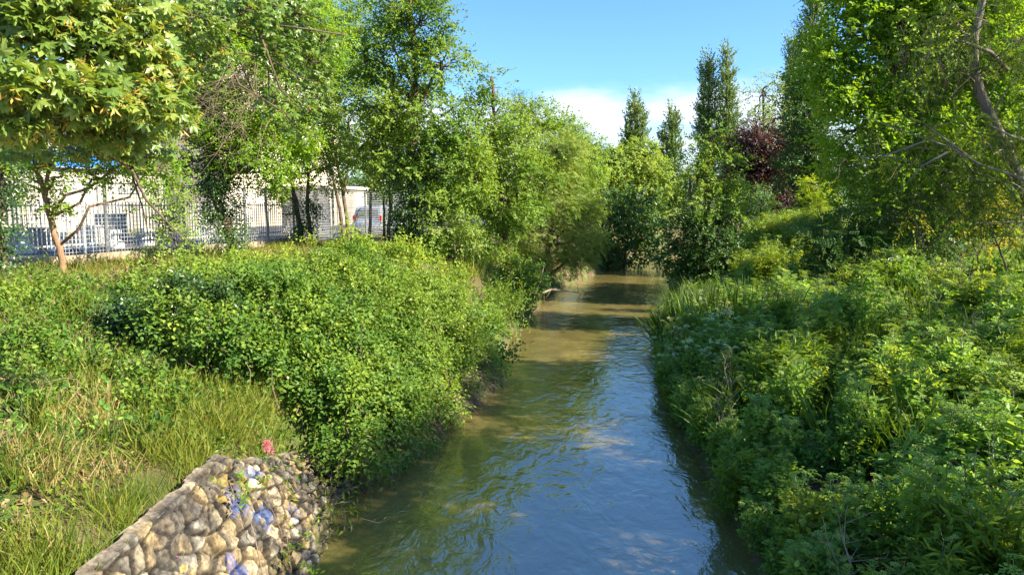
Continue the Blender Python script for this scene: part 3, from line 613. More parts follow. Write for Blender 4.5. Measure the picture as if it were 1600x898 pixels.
tree('round_topped_tree', 'dull green round topped tree further along the left bank', 'tree', 62, [(.2, [(925, 410), (922, 300), (918, 225)])],
     [(905, 230, 28, 20), (922, 252, 22, 22), (912, 292, 26, 34)], 'leaf_blue', .18)
tree('umbrella_pine', 'dark umbrella pine top showing above the left bank trees', 'pine tree', 78, [(.3, [(818, 380), (816, 250), (815, 165)])],
     [(815, 163, 22, 12), (802, 175, 14, 8), (830, 178, 14, 8), (815, 180, 20, 9)], 'leaf_dark', .2, template=LANCE, cover=5)
tree('yellow_willow', 'pale yellow green willow with a wide soft crown at the river bend', 'willow', 76, [(.35, [(985, 405), (985, 330), (990, 250)]), (.2, [(985, 330), (1015, 270)])],
     [(985, 255, 45, 28), (955, 295, 42, 48), (1018, 285, 34, 42), (990, 320, 50, 42), (945, 255, 24, 20), (1035, 305, 24, 30), (1000, 235, 30, 14), (960, 250, 30, 20)], 'leaf_willow', .20, droop=.45, template=OVAL, cover=5, tw=.9)
tree('fig_bush', 'dark fig with big glossy leaves hanging to the water at the bend', 'bush', 57, [(.12, [(975, 412), (980, 380), (985, 345)]), (.1, [(985, 412), (1000, 380), (1008, 360)])],
     [(982, 335, 40, 34), (950, 368, 32, 32), (1008, 362, 26, 32), (972, 398, 42, 18), (935, 392, 26, 26), (1000, 320, 25, 20), (1022, 390, 20, 18)], 'leaf_dark', .22, template=OVAL, cover=3.4,
     extra=[('leaves', 'leaf_locust', [(955, 350, 24, 20), (995, 372, 22, 16), (940, 385, 16, 14)], dict(size=.2, cover=1.2))])
tree('bank_elder', 'low elder bush in the gap under the slender ash', 'bush', 33, [(.06, [(712, 430), (706, 400), (702, 370)])], [(690, 415, 42, 28), (718, 440, 26, 26), (668, 390, 30, 24), (735, 400, 28, 40)], 'leaf_light', .10)
tree('silver_shrub', 'pale grey green shrub lit beside the ivied ash trunk', 'shrub', 30, [(.04, [(712, 400), (708, 370), (704, 350)])], [(700, 352, 32, 20), (722, 368, 24, 24)], 'leaf_locust', .09, cover=2.5)

# poplars on the skyline
def poplar(name_label, Y, ub, top, base, hw, lean=0.0, leaf='leaf_poplar'):
    hs = np.linspace(base, top, 9); bl = []
    for i, v in enumerate(hs):
        k = i / 8; w = hw * 1.2 * min(1, .62 + 1.1 * k) * (1 - .86 * k ** 2.0)
        bl.append((ub + lean * k + rng.normal() * hw * .12, v, w, abs(base - top) / 11))
    tree('poplar', name_label, 'poplar', Y, [(.35, [(ub, 372), (ub, base), (ub + lean, top + 6)])], bl, leaf, Y * .0024, group='poplars on the skyline', droop=-.5, spread=.5, tw=1.1, cover=7, up=.2, clumps=1.4)
poplar('short plump poplar on the skyline above the yellow willow', 135, 993, 158, 262, 17, -1)
poplar('lowest narrow poplar on the skyline beside the hill', 140, 1050, 175, 262, 14)
poplar('taller half of the twin poplars with a notched top', 112, 1106, 100, 300, 15, 2)
poplar('slimmer half of the twin poplars, close against its neighbour', 110, 1137, 92, 280, 13, -1)
poplar('tall poplar cut by the picture top beside the big backlit tree', 88, 1268, -30, 260, 20, 4)
poplar('grey green poplar with a ragged side next to the tall cut one', 92, 1238, 72, 260, 14, 2)

# ------------------------------------------------------------------ trees, right bank
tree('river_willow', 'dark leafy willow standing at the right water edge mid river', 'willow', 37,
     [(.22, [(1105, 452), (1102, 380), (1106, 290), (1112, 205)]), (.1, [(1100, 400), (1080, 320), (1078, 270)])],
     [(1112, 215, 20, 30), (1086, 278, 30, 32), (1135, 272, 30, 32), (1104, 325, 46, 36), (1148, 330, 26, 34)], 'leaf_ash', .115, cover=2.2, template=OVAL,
     extra=[('shaded_skirt', 'leaf_dark', [(1100, 382, 46, 36), (1094, 428, 46, 32), (1068, 395, 26, 36), (1136, 395, 22, 34), (1120, 440, 26, 26), (1062, 340, 22, 26)], dict(size=.115, cover=4.2, template=OVAL))])  # shade of the lower crown painted in with a darker leaf material
tree('pale_locust', 'airy pale locust against the cloud behind the purple plum', 'tree', 82, [(.25, [(1195, 370), (1195, 260), (1192, 140)])], [(1196, 150, 30, 20), (1180, 180, 26, 14), (1205, 185, 26, 22), (1190, 210, 34, 18), (1210, 128, 14, 12)], 'leaf_locust', .21, cover=1.7)
tree('purple_plum', 'dark purple leaved plum tree', 'plum tree', 58, [(.2, [(1190, 372), (1190, 300), (1190, 220)])], [(1188, 232, 42, 34), (1158, 238, 22, 22), (1215, 285, 36, 42), (1182, 300, 40, 36), (1228, 240, 22, 30), (1172, 270, 30, 30), (1205, 225, 30, 24)], 'leaf_purple', .17, cover=5)
tree('evergreen_oak', 'dense blackish evergreen behind the bright sapling', 'tree', 50, [(.3, [(1262, 372), (1262, 250), (1262, 120)])],
     [(1252, 165, 26, 55), (1268, 118, 22, 34), (1275, 235, 42, 48), (1240, 285, 32, 42), (1300, 285, 40, 48), (1290, 175, 24, 40)], 'leaf_dark', .15, cover=4.5)
tree('grey_shrub', 'grey green shrub between the willow and the lit weeds', 'shrub', 43, [(.06, [(1180, 385), (1178, 350), (1180, 320)])], [(1170, 312, 26, 20), (1152, 335, 18, 20), (1192, 318, 14, 12)], 'leaf_blue', .12)
tree('bright_sapling', 'small sapling with glowing yellow green leaves in the sun', 'sapling', 32, [(.05, [(1286, 352), (1281, 325), (1274, 288)])],
     [(1273, 288, 19, 8), (1286, 304, 17, 9), (1262, 309, 14, 10), (1270, 324, 12, 6)], 'leaf_glow', .18, cover=4.5, template=PINNATE, m=4, up=.9, tw=.30)
tree('big_backlit_tree', 'big spreading tree with translucent bright green leaves, largest on the right bank', 'tree', 27,
     [(.32, [(1432, 395), (1420, 300), (1410, 200), (1405, 80), (1400, -40)])],
     [(1322, 55, 42, 46), (1385, 25, 60, 50), (1325, 130, 46, 42), (1395, 110, 62, 52), (1455, 60, 60, 55), (1345, 200, 52, 44), (1425, 190, 62, 52), (1370, 262, 66, 36), (1555, 55, 60, 60), (1545, 190, 60, 60), (1480, -30, 80, 40), (1330, -20, 40, 40), (1470, 260, 60, 42), (1580, 280, 50, 40), (1405, 318, 50, 24), (1520, 120, 50, 50), (1440, -10, 60, 50), (1530, -10, 60, 40), (1290, 95, 26, 34)],
     'leaf_light', .13, cover=4.6, template=OVAL, extra=[('leaves', 'leaf_gold', [(1424, 340, 9, 20, -3), (1416, 362, 7, 8, -3)], dict(size=.12, cover=1.6, droop=.6))])
tree('shade_tree', 'tree beyond the big backlit one, filling the right edge with dull leaves', 'tree', 36, [(.3, [(1560, 372), (1560, 250), (1560, 100)])],
     [(1520, 70, 75, 70), (1445, 130, 75, 60), (1600, 20, 70, 60), (1440, 20, 70, 60), (1500, 300, 70, 50), (1580, 320, 60, 40), (1420, 345, 60, 30), (1560, 230, 70, 60), (1600, 120, 60, 80), (1480, 200, 60, 60)], 'leaf', .14, cover=5)
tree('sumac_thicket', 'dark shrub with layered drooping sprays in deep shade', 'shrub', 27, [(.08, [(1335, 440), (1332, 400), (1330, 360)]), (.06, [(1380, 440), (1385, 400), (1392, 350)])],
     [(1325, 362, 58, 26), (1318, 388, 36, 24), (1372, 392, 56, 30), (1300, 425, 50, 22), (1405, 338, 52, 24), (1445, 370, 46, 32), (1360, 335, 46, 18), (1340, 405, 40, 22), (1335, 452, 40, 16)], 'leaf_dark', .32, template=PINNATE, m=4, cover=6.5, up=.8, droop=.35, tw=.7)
tree('yellow_hazel', 'sunlit hazel branches with golden leaves beside the dirt path', 'shrub', 20, [(.04, [(1575, 425), (1560, 385), (1545, 350)])],
     [(1528, 345, 22, 18), (1562, 328, 24, 18), (1548, 384, 16, 14), (1580, 355, 20, 18), (1535, 372, 14, 10)], 'leaf_gold', .10, cover=1.7, template=OVAL)

# wispy conifer close on the right, drooping grey green sprays and bare branches
def conifer():
    Y = 14.5
    base = at(1655, 480, Y); base[2] = ground(base[0], base[1]) - .1
    root = empty('wispy_conifer', base, 'wispy dark conifer with drooping sprays and bare grey branches, close on the right bank', 'conifer')
    bl = pblobs(Y, [(1400, 235, 62, 36), (1470, 290, 72, 46), (1475, 105, 46, 50), (1560, 255, 60, 56), (1425, 310, 50, 28), (1345, 245, 36, 20), (1500, 40, 50, 40), (1570, 350, 50, 30), (1590, 120, 40, 70), (1470, 195, 46, 30), (1572, 200, 46, 44, -1.4), (1590, 290, 46, 46, -1.4), (1545, 225, 36, 36, -1.2), (1600, 60, 40, 50, -.8), (1540, 10, 40, 24, -.8)], .8)
    mb = MB(); ce = foliage(mb, bl, .21, cover=4.6, m=8, tw=.5, droop=.55, up=.3, template=SPRAY, clumps=1.5, tbias=-.05); mb.build('crown', M['leaf_conifer'], root)
    mb = MB()
    for (q, d) in ce[::4]:
        for k in range(3):
            e = q + np.array((rng.normal() * .22, rng.normal() * .2, -.15 - .35 * rng.random())); mb.tube(wobble(q, e, 4, .03), [.006, .005, .004, .002], 3, cap=False)
    c1 = at(1470, 85, Y)
    for k in range(260):       # clouds of dead twigs
        q = c1 + rng.normal(size=3) * np.array((.42, .35, .42)); mb.tube(wobble(q, q + np.array((rng.normal() * .12, rng.normal() * .1, -.22 - .2 * rng.random())), 3, .02), [.004, .003, .002], 3, cap=False)
    mb.build('dead_twigs', M['twig'], root)['kind'] = 'stuff'
    T = [np.append(base[:2], base[2] - .2), at(1640, 400, Y), at(1590, 270, Y), at(1530, 145, Y), at(1522, 105, Y), at(1522, 60, Y), at(1536, 0, Y), at(1545, -70, Y)]
    t = np.linspace(0, 7, 30); Q = np.stack([np.interp(t, range(8), np.array(T)[:, k]) for k in range(3)], 1); Q[1:-1] = (Q[:-2] + 2 * Q[1:-1] + Q[2:]) / 4
    tb = MB(); tb.tube(Q, np.linspace(.13, .05, 30), 10)
    tb.tube([at(1575, 110, Y), at(1548, 82, Y - .2), at(1522, 72, Y - .3), at(1490, 60, Y - .4)], [.045, .04, .03, .015], 7)
    for pts, r in [([(1640, 300), (1585, 272), (1530, 250), (1480, 238), (1400, 205), (1345, 180)], .024), ([(1480, 238), (1440, 262), (1405, 300)], .022), ([(1515, 246), (1470, 212), (1440, 190)], .02), ([(1640, 230), (1580, 215), (1545, 195)], .03), ([(1440, 222), (1390, 238), (1350, 250)], .018), ([(1500, 243), (1490, 225), (1500, 205)], .012)]:
        P = np.array([at(u, v, Y - 1.9) for u, v in pts]); P[1:-1] += rng.normal(size=(len(P) - 2, 3)) * .03; tb.tube(P, np.linspace(r, r * .25, len(P)), 6)
    limbs(tb, Q, bl, ce, .05, .15, .008)
    tb.build('trunk', M['bark_grey'], root, smooth=True)
conifer()

# trees just outside the view on the right: they shade the near bank
def near_tree(name, label, x, y, h, blobs, leaf, size=.16, cover=1.5):
    z = ground(x, y); root = empty(name, (x, y, z - .05), label, 'tree')
    B = [(np.array((x + a, y + b, z + c)), np.array(r)) for a, b, c, r in blobs]
    mb = MB(); ce = foliage(mb, B[:1], size, cover=9) + foliage(mb, B[1:], size, cover=cover); mb.build('crown', M[leaf], root)
    tr = wobble(np.array((x, y, z - .2)), np.array((x + .3, y + .2, z + h * .8)), 9, .1); tb = MB(); tb.tube(tr, np.linspace(.24, .1, 9), 9); limbs(tb, tr, B, ce, .24, .3); tb.build('trunk', M['bark'], root, smooth=True)
near_tree('alder_tree', 'alder shading the near right bank from beyond the picture edge', 14, 9, 11, [(-1.2, -1, 7.6, (2.3, 2.6, 1.25)), (.5, 0, 8.9, (1.6, 1.6, 1.0))], 'leaf', cover=4)
near_tree('field_elm', 'elm shading the near right bank from beside the bridge', 12, 3.2, 9.5, [(0, .6, 7.3, (2.2, 2.2, 1.25)), (.4, -.8, 8.4, (1.8, 1.8, 1.0))], 'leaf', cover=5)
near_tree('lime_tree', 'lime tree behind the conifer beyond the picture edge', 17, 15, 11, [(0, 0, 8.4, (2.3, 2.3, 2.0)), (-1, 1.5, 6.2, (2.0, 2.0, 1.6)), (.5, -2, 6.0, (2.0, 1.8, 1.6))], 'leaf', cover=1.4)

# ------------------------------------------------------------------ the maple overhanging from the near left
def maple():
    base = np.array((-6.3, 4.2, ground(-6.3, 4.2) - .05))
    root = empty('field_maple', base, 'maple whose big lobed leaves and winged seeds hang over the upper left', 'maple')
    mb = MB(); sb = MB(); tb = MB()
    top = np.array((-5.9, 4.6, 6.4))
    tb.tube(wobble(base - np.array((0, 0, .2)), top, 8, .05), np.linspace(.26, .18, 8), 10)
    tb.tube(wobble(top, np.array((-6.2, 5.0, 9.5)), 6, .08), np.linspace(.17, .08, 6), 8)
    def bough(u, v, Y, ru, rv, nl, size, seeds, dark=0.0):
        nl = int(nl * 2.2); seeds = int(seeds * 2.3)
        c = at(u, v, Y); s = Y / F; r = np.array((ru * s, (ru + rv) * .55 * s, rv * s))
        d = unit(nl); rad = (.15 + .85 * rng.random(nl) ** .5)
        P = c + d * rad[:, None] * r
        # leaves sit in overlapping tiers, tips drooping outwards
        D = d * np.array((1, 1, .2)) + rng.normal(size=(nl, 3)) * .65 + np.array((.1, -.15, -.34)); Nn = np.array((.38, -.28, .70)) + rng.normal(size=(nl, 3)) * .45
        mb.leaves(MAPLE, P, D, Nn, size * .68 * (.55 + .7 * rng.random(nl)), (.28 + .62 * rng.random(nl) - dark).clip(0, 1))
        k = seeds
        if k:
            hub = c + unit(max(2, k // 7)) * (.5 + .5 * rng.random((max(2, k // 7), 1))) * r
            Q = hub[rng.integers(0, len(hub), k)] + rng.normal(size=(k, 3)) * .035
            sb.leaves(SAMARA, Q, rng.normal(size=(k, 3)) * .6 + np.array((0, -.1, -.6)), rng.normal(size=(k, 3)), .055 * (.8 + .5 * rng.random(k)), rng.random(k))
        a = top if u < 330 else at(250, -60, 6.6)
        p = wobble(a, c, 6, .06 * np.linalg.norm(c - a)); tb.tube(p, np.linspace(.016, .005, 6), 5)
        for j in rng.integers(0, nl, max(3, nl // 14)): tb.tube(wobble(c, P[j], 4, .03), [.007, .005, .004, .002], 4, cap=False)
    for b in [(60, 238, 5.0, 60, 14, 26, .10, 6, .15), (150, 238, 5.2, 50, 14, 26, .10, 6, .15), (230, 240, 5.3, 36, 14, 20, .10, 6, .1), (40, 40, 4.6, 75, 55, 150, .125, 60), (130, 60, 4.8, 75, 55, 150, .125, 70), (215, 70, 5.0, 60, 48, 110, .12, 60), (35, 130, 4.4, 70, 45, 140, .125, 75), (120, 150, 4.6, 75, 45, 150, .125, 85),
              (215, 160, 4.9, 66, 42, 120, .12, 70), (262, 120, 5.1, 40, 45, 70, .115, 40), (30, 195, 4.5, 55, 28, 70, .12, 40), (110, 200, 4.8, 60, 26, 60, .12, 30), (190, 215, 5.0, 50, 26, 45, .115, 20), (275, 175, 5.2, 28, 30, 32, .11, 22), (180, 10, 5.0, 90, 35, 120, .12, 40), (60, -10, 4.6, 90, 40, 140, .125, 30), (205, 262, 5.2, 18, 14, 5, .11, 0)]:
        bough(*b)
    for b in [(300, 30, 6.4, 60, 35, 150, .10, 10, .1), (380, 15, 7.0, 60, 35, 140, .10, 6, .2), (460, 20, 7.6, 50, 40, 130, .10, 0, .25), (430, 80, 7.4, 38, 34, 90, .10, 0, .3), (480, 95, 7.8, 40, 40, 90, .10, 0, .25), (500, 60, 8.0, 35, 30, 70, .10, 0, .25), (430, 160, 7.6, 30, 30, 50, .10, 0, .25), (480, 170, 7.8, 28, 30, 45, .10, 2, .2), (330, 90, 6.6, 45, 30, 60, .10, 8, .1), (505, 125, 8, 20, 30, 28, .1, 0, .2), (470, 205, 7.8, 26, 18, 20, .1, 2, .15)]:  # last value lowers the leaf tint to paint these farther boughs as backlit
        bough(*b)
    for pts, r in [([(250, 5), (330, 32), (400, 38), (460, 42), (540, 55)], .02), ([(400, 38), (420, 90), (440, 140), (470, 170)], .014), ([(420, 90), (470, 120), (500, 130)], .01), ([(150, 225), (205, 270), (235, 310), (268, 350), (285, 372)], .014), ([(205, 270), (225, 330), (235, 380)], .008), ([(180, 240), (150, 262), (100, 270)], .007)]:
        P = np.array([at(u, v, 7.2 if u > 245 and v < 200 else 5.6) for u, v in pts]); P[1:-1] += rng.normal(size=(len(P) - 2, 3)) * .02; tb.tube(P, np.linspace(r, r * .35, len(P)), 6)
    mb.build('crown', M['leaf_maple'], root); sb.build('seed_sprays', M['seed'], root); tb.build('trunk', M['bark'], root, smooth=True)
maple()
# bare twiggy branches caught in the ivied tree's crown
mb = MB()
c = at(365, 185, 22); root_ = at(400, 150, 23)
for k in range(60):
    e = c + rng.normal(size=3) * np.array((1.25, .6, 1.1)); s = at(385, 130, 23) + rng.normal(size=3) * .7
    p = wobble(s, e, 6, .10); mb.tube(p, np.linspace(.008, .003, 6), 4, cap=False)
    for q in p[2:]: mb.tube([q, q + rng.normal(size=3) * .30], [.004, .002], 3, cap=False)
tag(mb.build('dead_branch', M['twig']), 'tangle of bare dead twigs hanging in front of the ivy wrapped tree', 'branch')

# ------------------------------------------------------------------ bramble thicket and its neighbours
def lumps_in(poly, nwant, hfun, rfun, xr, yr, tries=6000):
    out_ = []
    for _ in range(tries):
        x, y = rng.uniform(*xr), rng.uniform(*yr); h = hfun(x, y); r = rfun(x, y)
        z = float(_h(x, y)) + h; u, v = project((x, y, z))
        if not in_poly(u, v, poly): continue
        if any((x - c[0]) ** 2 + (y - c[1]) ** 2 < (.62 * r) ** 2 for c, _r in out_): continue
        out_.append((np.array((x, y, z)), np.array((r, r, r * .75))))
        if len(out_) >= nwant: break
    return out_
def mass(name, label, cat, blobs, leaf, size, cover=3.2, part='leaves', canes=40, **kw):
    kw.setdefault('tight', .62)
    c = np.mean([b[0] for b in blobs], 0); root = empty(name, (c[0], c[1], ground(c[0], c[1])), label, cat)
    mb = MB(); ce = foliage(mb, blobs, size, cover=cover, **kw); cb = MB()
    for (q, d) in [ce[i] for i in rng.integers(0, len(ce), canes)]:      # arching shoots that break the outline
        a = d * np.array((1, 1, .5)) + np.array((0, 0, .8)) + rng.normal(size=3) * .3; a /= np.linalg.norm(a); ln = size * rng.uniform(4, 10)
        t_ = np.linspace(.1, 1, 9); sp = q + d * .1 + a * (t_ * ln)[:, None] + np.array((0, 0, -1)) * (t_ ** 2 * ln * .25)[:, None] + rng.normal(size=(9, 3)) * size * .3
        cb.tube(sp[::2], [.005, .004, .004, .003, .002], 3, cap=False)
        mb.leaves(kw.get('template', DIAMOND), sp, rng.normal(size=(9, 3)) + a * .4, np.array((0, 0, 1)) + rng.normal(size=(9, 3)) * .5, size * rng.uniform(.6, 1.3, 9), rng.uniform(.35, .95, 9))
    mb.build(part, M[leaf], root)
    if canes > 100:
        nm = MB(); topz = [b for b in blobs if rng.random() < .30]
        foliage(nm, [(b[0] + np.array((0, 0, .18)), b[1] * np.array((.9, .9, .7))) for b in topz], size * .95, cover=.8, m=5, template=OVAL, tight=.5); nm.build('new_leaves', M['leaf_yellow'], root)
        dm = MB(); P = np.array([ce[i][0] for i in rng.integers(0, len(ce), 1500)]) + rng.normal(size=(1500, 3)) * .22; dm.leaves(OVAL, P, unit(1500), unit(1500), size * rng.uniform(.4, .9, 1500), rng.random(1500)); dm.build('dead_leaves', M['litter'], root)
    for (q, d) in [ce[i] for i in rng.integers(0, len(ce), canes)]:
        s = np.array((q[0] + rng.normal() * .3, q[1] + rng.normal() * .3, ground(q[0], q[1]))); p = wobble(s, q + d * .2, 5, .08); p[:, 2] += np.sin(np.linspace(0, math.pi, 5)) * .2; cb.tube(p, np.linspace(.008, .003, 5), 4, cap=False)
    cb.build('canes', M['twig'], root)
    return root
LOB = [(215, 462), (330, 436), (480, 430), (560, 420), (640, 436), (682, 460), (692, 520), (684, 590), (668, 635), (622, 690), (560, 708), (490, 668), (390, 650), (285, 590), (300, 540), (225, 500)]
bl = lumps_in(LOB, 190, lambda x, y: .05 + .45 * rng.random() + .55 * noise.noise(Vector((x * .55, y * .55, 4))) + .22 * math.exp(-((x + 4) / 3) ** 2), lambda x, y: .34 + .6 * rng.random() ** 1.8, (-11, 0), (11.8, 24))
bl += [(b[0] + np.array((.25 * rng.random(), 0, -.5)), b[1] * .9) for b in bl if b[0][0] > np.interp(b[0][1], EY, EL) - 1.6 and b[0][1] > 14]
for k in range(34):
    y = rng.uniform(13.6, 21); d = rng.uniform(.35, 1.1); x = float(np.interp(y, EY, EL)) - d; r = rng.uniform(.22, .40); bl.append((np.array((x, y, ground(x, y) + .12)), np.array((r, r, r * .8))))
mass('bramble_thicket', 'big sunlit bramble thicket spilling down to the water above the stone wall', 'brambles', bl, 'leaf_bramble', .078, cover=2.9, canes=700, m=5, tight=.48, template=OVAL, up=.75, clumps=1.3)
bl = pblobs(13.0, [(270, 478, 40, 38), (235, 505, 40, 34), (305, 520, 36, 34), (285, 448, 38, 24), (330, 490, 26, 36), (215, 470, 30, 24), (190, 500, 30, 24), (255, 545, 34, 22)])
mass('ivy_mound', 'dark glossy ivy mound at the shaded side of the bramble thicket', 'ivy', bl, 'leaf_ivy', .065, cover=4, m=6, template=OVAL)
WEED = [(-40, 470), (120, 448), (200, 470), (250, 560), (300, 640), (200, 650), (120, 640), (-40, 660)]
bl = lumps_in(WEED, 70, lambda x, y: .02 + .10 * rng.random(), lambda x, y: .18 + .32 * rng.random() ** 2, (-13, -4), (7, 16))
mass('weed_patch', 'ragged leafy weeds sprawling over the upper grassy slope', 'weeds', bl, 'leaf_bramble', .075, cover=2.0, m=5, template=OVAL, canes=90, tight=.55)
bl = pblobs(22, [(560, 395, 60, 22), (635, 405, 40, 22), (600, 382, 40, 16), (515, 392, 40, 16), (668, 432, 30, 22), (700, 455, 30, 30, -1), (545, 372, 8, 16), (390, 412, 40, 10), (440, 405, 40, 10)])
mass('dogwood_bush', 'loose yellow green dogwood topping the bramble thicket below the parked car', 'bush', bl, 'leaf_yellow', .085, cover=2.4, m=6, template=OVAL, tbias=-.1)
bl = pblobs(26.5, [(768, 488, 36, 26), (748, 508, 26, 22), (795, 482, 22, 22), (770, 512, 26, 16)])
mass('grassy_bush', 'rounded grassy bush at the water edge under the slender ash', 'bush', bl, 'leaf_bramble', .16, cover=4, template=LANCE, up=.1, droop=-.2, canes=20)
bl = pblobs(19.8, [(765, 575, 20, 20), (752, 592, 16, 16), (778, 588, 14, 12)])
mass('willow_shoot', 'pale willow shoots leaning over the water from the thicket foot', 'shrub', bl, 'leaf_light', .10, cover=2.4, template=LANCE, up=.1, canes=25)
bl = pblobs(15.5, [(40, 470, 60, 24), (110, 475, 50, 24), (20, 510, 40, 22), (95, 440, 30, 12), (160, 500, 40, 22), (190, 545, 40, 20, -2), (140, 545, 30, 16, -3)])
mass('nettle_patch', 'leafy nettles and creepers under the leaning slim trunk', 'nettles', bl, 'leaf_bramble', .075, cover=2.2, m=6, template=OVAL, tbias=-.08)
bl = pblobs(8.0, [(120, 882, 38, 20), (150, 895, 30, 16), (85, 893, 30, 14)])
mass('ground_ivy', 'dark green ivy clump at the head of the stone wall', 'ivy', bl, 'leaf_ivy', .06, cover=3.5, m=5, template=OVAL, canes=8)
bl = pblobs(11.4, [(430, 705, 20, 12, -.6), (470, 742, 22, 14, -.3), (522, 815, 12, 16, -.5), (505, 838, 10, 12, -1), (440, 745, 12, 10, -.8), (500, 760, 26, 24), (525, 790, 20, 20), (478, 735, 26, 18), (500, 800, 16, 16), (455, 720, 24, 12, .3)])
mass('wall_weeds', 'green weeds growing where the stone wall meets the brambles', 'weeds', bl, 'grass', .12, cover=1.9, template=LANCE, up=.1, droop=-.1, canes=12, tbias=-.2)
bl = pblobs(9.2, [(492, 838, 12, 16), (385, 770, 12, 16, -.6), (478, 870, 12, 12, -.4)])
mass('wall_fern', 'small tufts of green rooted in the face of the stone wall', 'weeds', bl, 'leaf_light', .07, cover=1.4, canes=4)

bl = pblobs(34, [(815, 425, 34, 22), (840, 445, 22, 14), (800, 455, 26, 18), (770, 440, 30, 24)])
mass('waterside_bramble', 'low bramble hanging over the bank between the grassy bush and the locust', 'brambles', bl, 'leaf_bramble', .11, cover=3.5, m=6, template=OVAL)
bl = []
for k in range(30):
    y = rng.uniform(21, 37); d = rng.uniform(.1, 1.1); x = float(np.interp(y, EY, EL)) - d; r = rng.uniform(.25, .5); bl.append((np.array((x, y, ground(x, y) + .12)), np.array((r, r * 1.3, r * .8))))
mass('bank_creeper', 'low green creeper clothing the steep bank below the grassy bush', 'creeper', bl, 'leaf_bramble', .11, cover=2.6, m=6, template=OVAL, canes=60)
# roots, reeds and driftwood along the left waterline
mb = MB()
for k in range(520):
    y = rng.uniform(12.6, 20); x = float(np.interp(y, EY, EL)) - .15 + rng.normal() * .12; z = .05 + .55 * rng.random()
    e = np.array((x + .15 + .25 * rng.random(), y + rng.normal() * .25, max(-.02, z - .35 * rng.random()))); mb.tube(wobble(np.array((x - .2, y, z + .1)), e, 4, .05), [.007, .006, .005, .003], 3, cap=False)
tag(mb.build('exposed_roots', M['twig']), 'fringe of brown roots and dry stalks hanging below the bramble thicket', 'roots')
def log(label, pts, Y, r):
    mb = MB(); P = np.array([at(u, v, y) for (u, v), y in zip(pts, Y)]); mb.tube(P, np.linspace(r, r * .4, len(P)), 7)
    for k in range(4):
        q = P[rng.integers(0, len(P))]; mb.tube(wobble(q, q + rng.normal(size=3) * np.array((.5, .4, .4)) + np.array((.3, 0, .1)), 4, .06), [r * .35, r * .3, r * .2, r * .1], 4)
    tag(mb.build('driftwood_branch', M['drywood']), label, 'branch')
log('bare leaning branch propped against the locust at the waterline', [(838, 458), (846, 432), (850, 415)], (38, 38.5, 39), .05)
log('pale driftwood branch lying along the left waterline', [(835, 462), (862, 452), (888, 455), (902, 457)], (37.6, 38, 38.5, 38.8), .07)
log('thin snagged branch standing out of the bright riffle', [(1003, 468), (1009, 462), (1014, 458)], (38, 38.2, 38.4), .03)

# ------------------------------------------------------------------ right bank: individual plants
def plant_proto(kind, k):
    """one herb: stems from the foot, leaf sprays, flower heads"""
    root = bpy.data.objects.new(kind, None); root.empty_display_size = .2; COL.objects.link(root)
    lv = MB(); st = MB(); fl = MB(); ns = rng.integers(6, 10)
    P, D, Nn, T = [], [], [], []; FPs = []
    for s in range(ns):
        a = rng.uniform(0, 6.28); sp = .10 + .34 * rng.random(); h = .72 + .42 * rng.random()
        p0 = np.array((math.cos(a) * .05, math.sin(a) * .05, 0)); p1 = np.array((math.cos(a) * sp, math.sin(a) * sp, h))
        p = wobble(p0, p1, 6, .025); st.tube(p, np.linspace(.010, .004, 6), 4, cap=False)
        tiers = 8 if kind != 'nettle_plant' else 10
        for i in range(tiers):
            t = .12 + .85 * i / tiers; c = p[0] + (p[-1] - p[0]) * t; L_ = (.34 - .20 * t) * (.8 + .4 * rng.random())
            for j in range(3):
                b = rng.uniform(0, 6.28); d = np.array((math.cos(b), math.sin(b), .35 - .1 * rng.random())); e = c + d * L_
                st.tube([c, (c + e) / 2 + np.array((0, 0, .02)), e], [.004, .003, .002], 3, cap=False)
                for q in range(7):
                    w = (q + 1) / 7; P.append(c + (e - c) * w + rng.normal(size=3) * .018); D.append(d + rng.normal(size=3) * .7); Nn.append(np.array((0, 0, .9)) + rng.normal(size=3) * .4); T.append(.2 + .3 * t + .4 * rng.random())
        for j in range(rng.integers(3, 6)):
            b = rng.uniform(0, 6.28); e = p[-1] + np.array((math.cos(b) * .10, math.sin(b) * .10, .04 + .10 * rng.random())); st.tube([p[-1], e], [.004, .002], 3, cap=False); FPs.append(e)
    P, D, Nn, T = map(np.array, (P, D, Nn, T))
    tpx, sz = {'hemlock_plant': (OVAL, .082), 'white_umbel_plant': (OVAL, .075), 'pale_herb': (OVAL, .075), 'nettle_plant': (LANCE, .13)}[kind]
    lv.leaves(tpx, P, D, Nn, sz * (.7 + .6 * rng.random(len(P))), T.clip(0, 1))
    FPs = np.array(FPs); nf = len(FPs); hx_ = np.tile(np.array((1.0, 0, 0)), (nf, 1)) + rng.normal(size=(nf, 3)) * .3; up_ = np.tile(np.array((0, 0, 1.0)), (nf, 1)) + rng.normal(size=(nf, 3)) * .25
    mats = {'hemlock_plant': ('herb', 'umbel_green', .11), 'white_umbel_plant': ('herb', 'umbel_white', .10), 'pale_herb': ('leaf_yellow', 'umbel_green', .12), 'nettle_plant': ('leaf', 'umbel_green', .07)}[kind]
    fl.leaves(UMBEL, FPs, hx_, up_, mats[2] * (.7 + .6 * rng.random(nf)), rng.random(nf))
    lv.build('leaves', M[mats[0]], root); st.build('stems', M['stem'], root); fl.build('blossoms', M[mats[1]], root)
    return root
LABELS = {'hemlock_plant': ('leafy green hemlock plant with small yellow green heads among the right bank undergrowth', 'herbs of the right bank'),
          'white_umbel_plant': ('white flowered umbel plant at the water edge beside the cattails', 'white umbel plants'),
          'pale_herb': ('yellow green herb standing paler than the undergrowth around it', 'pale herbs of the right bank'),
          'nettle_plant': ('dark narrow leaved nettle in the shaded right bank undergrowth', 'nettles of the right bank')}
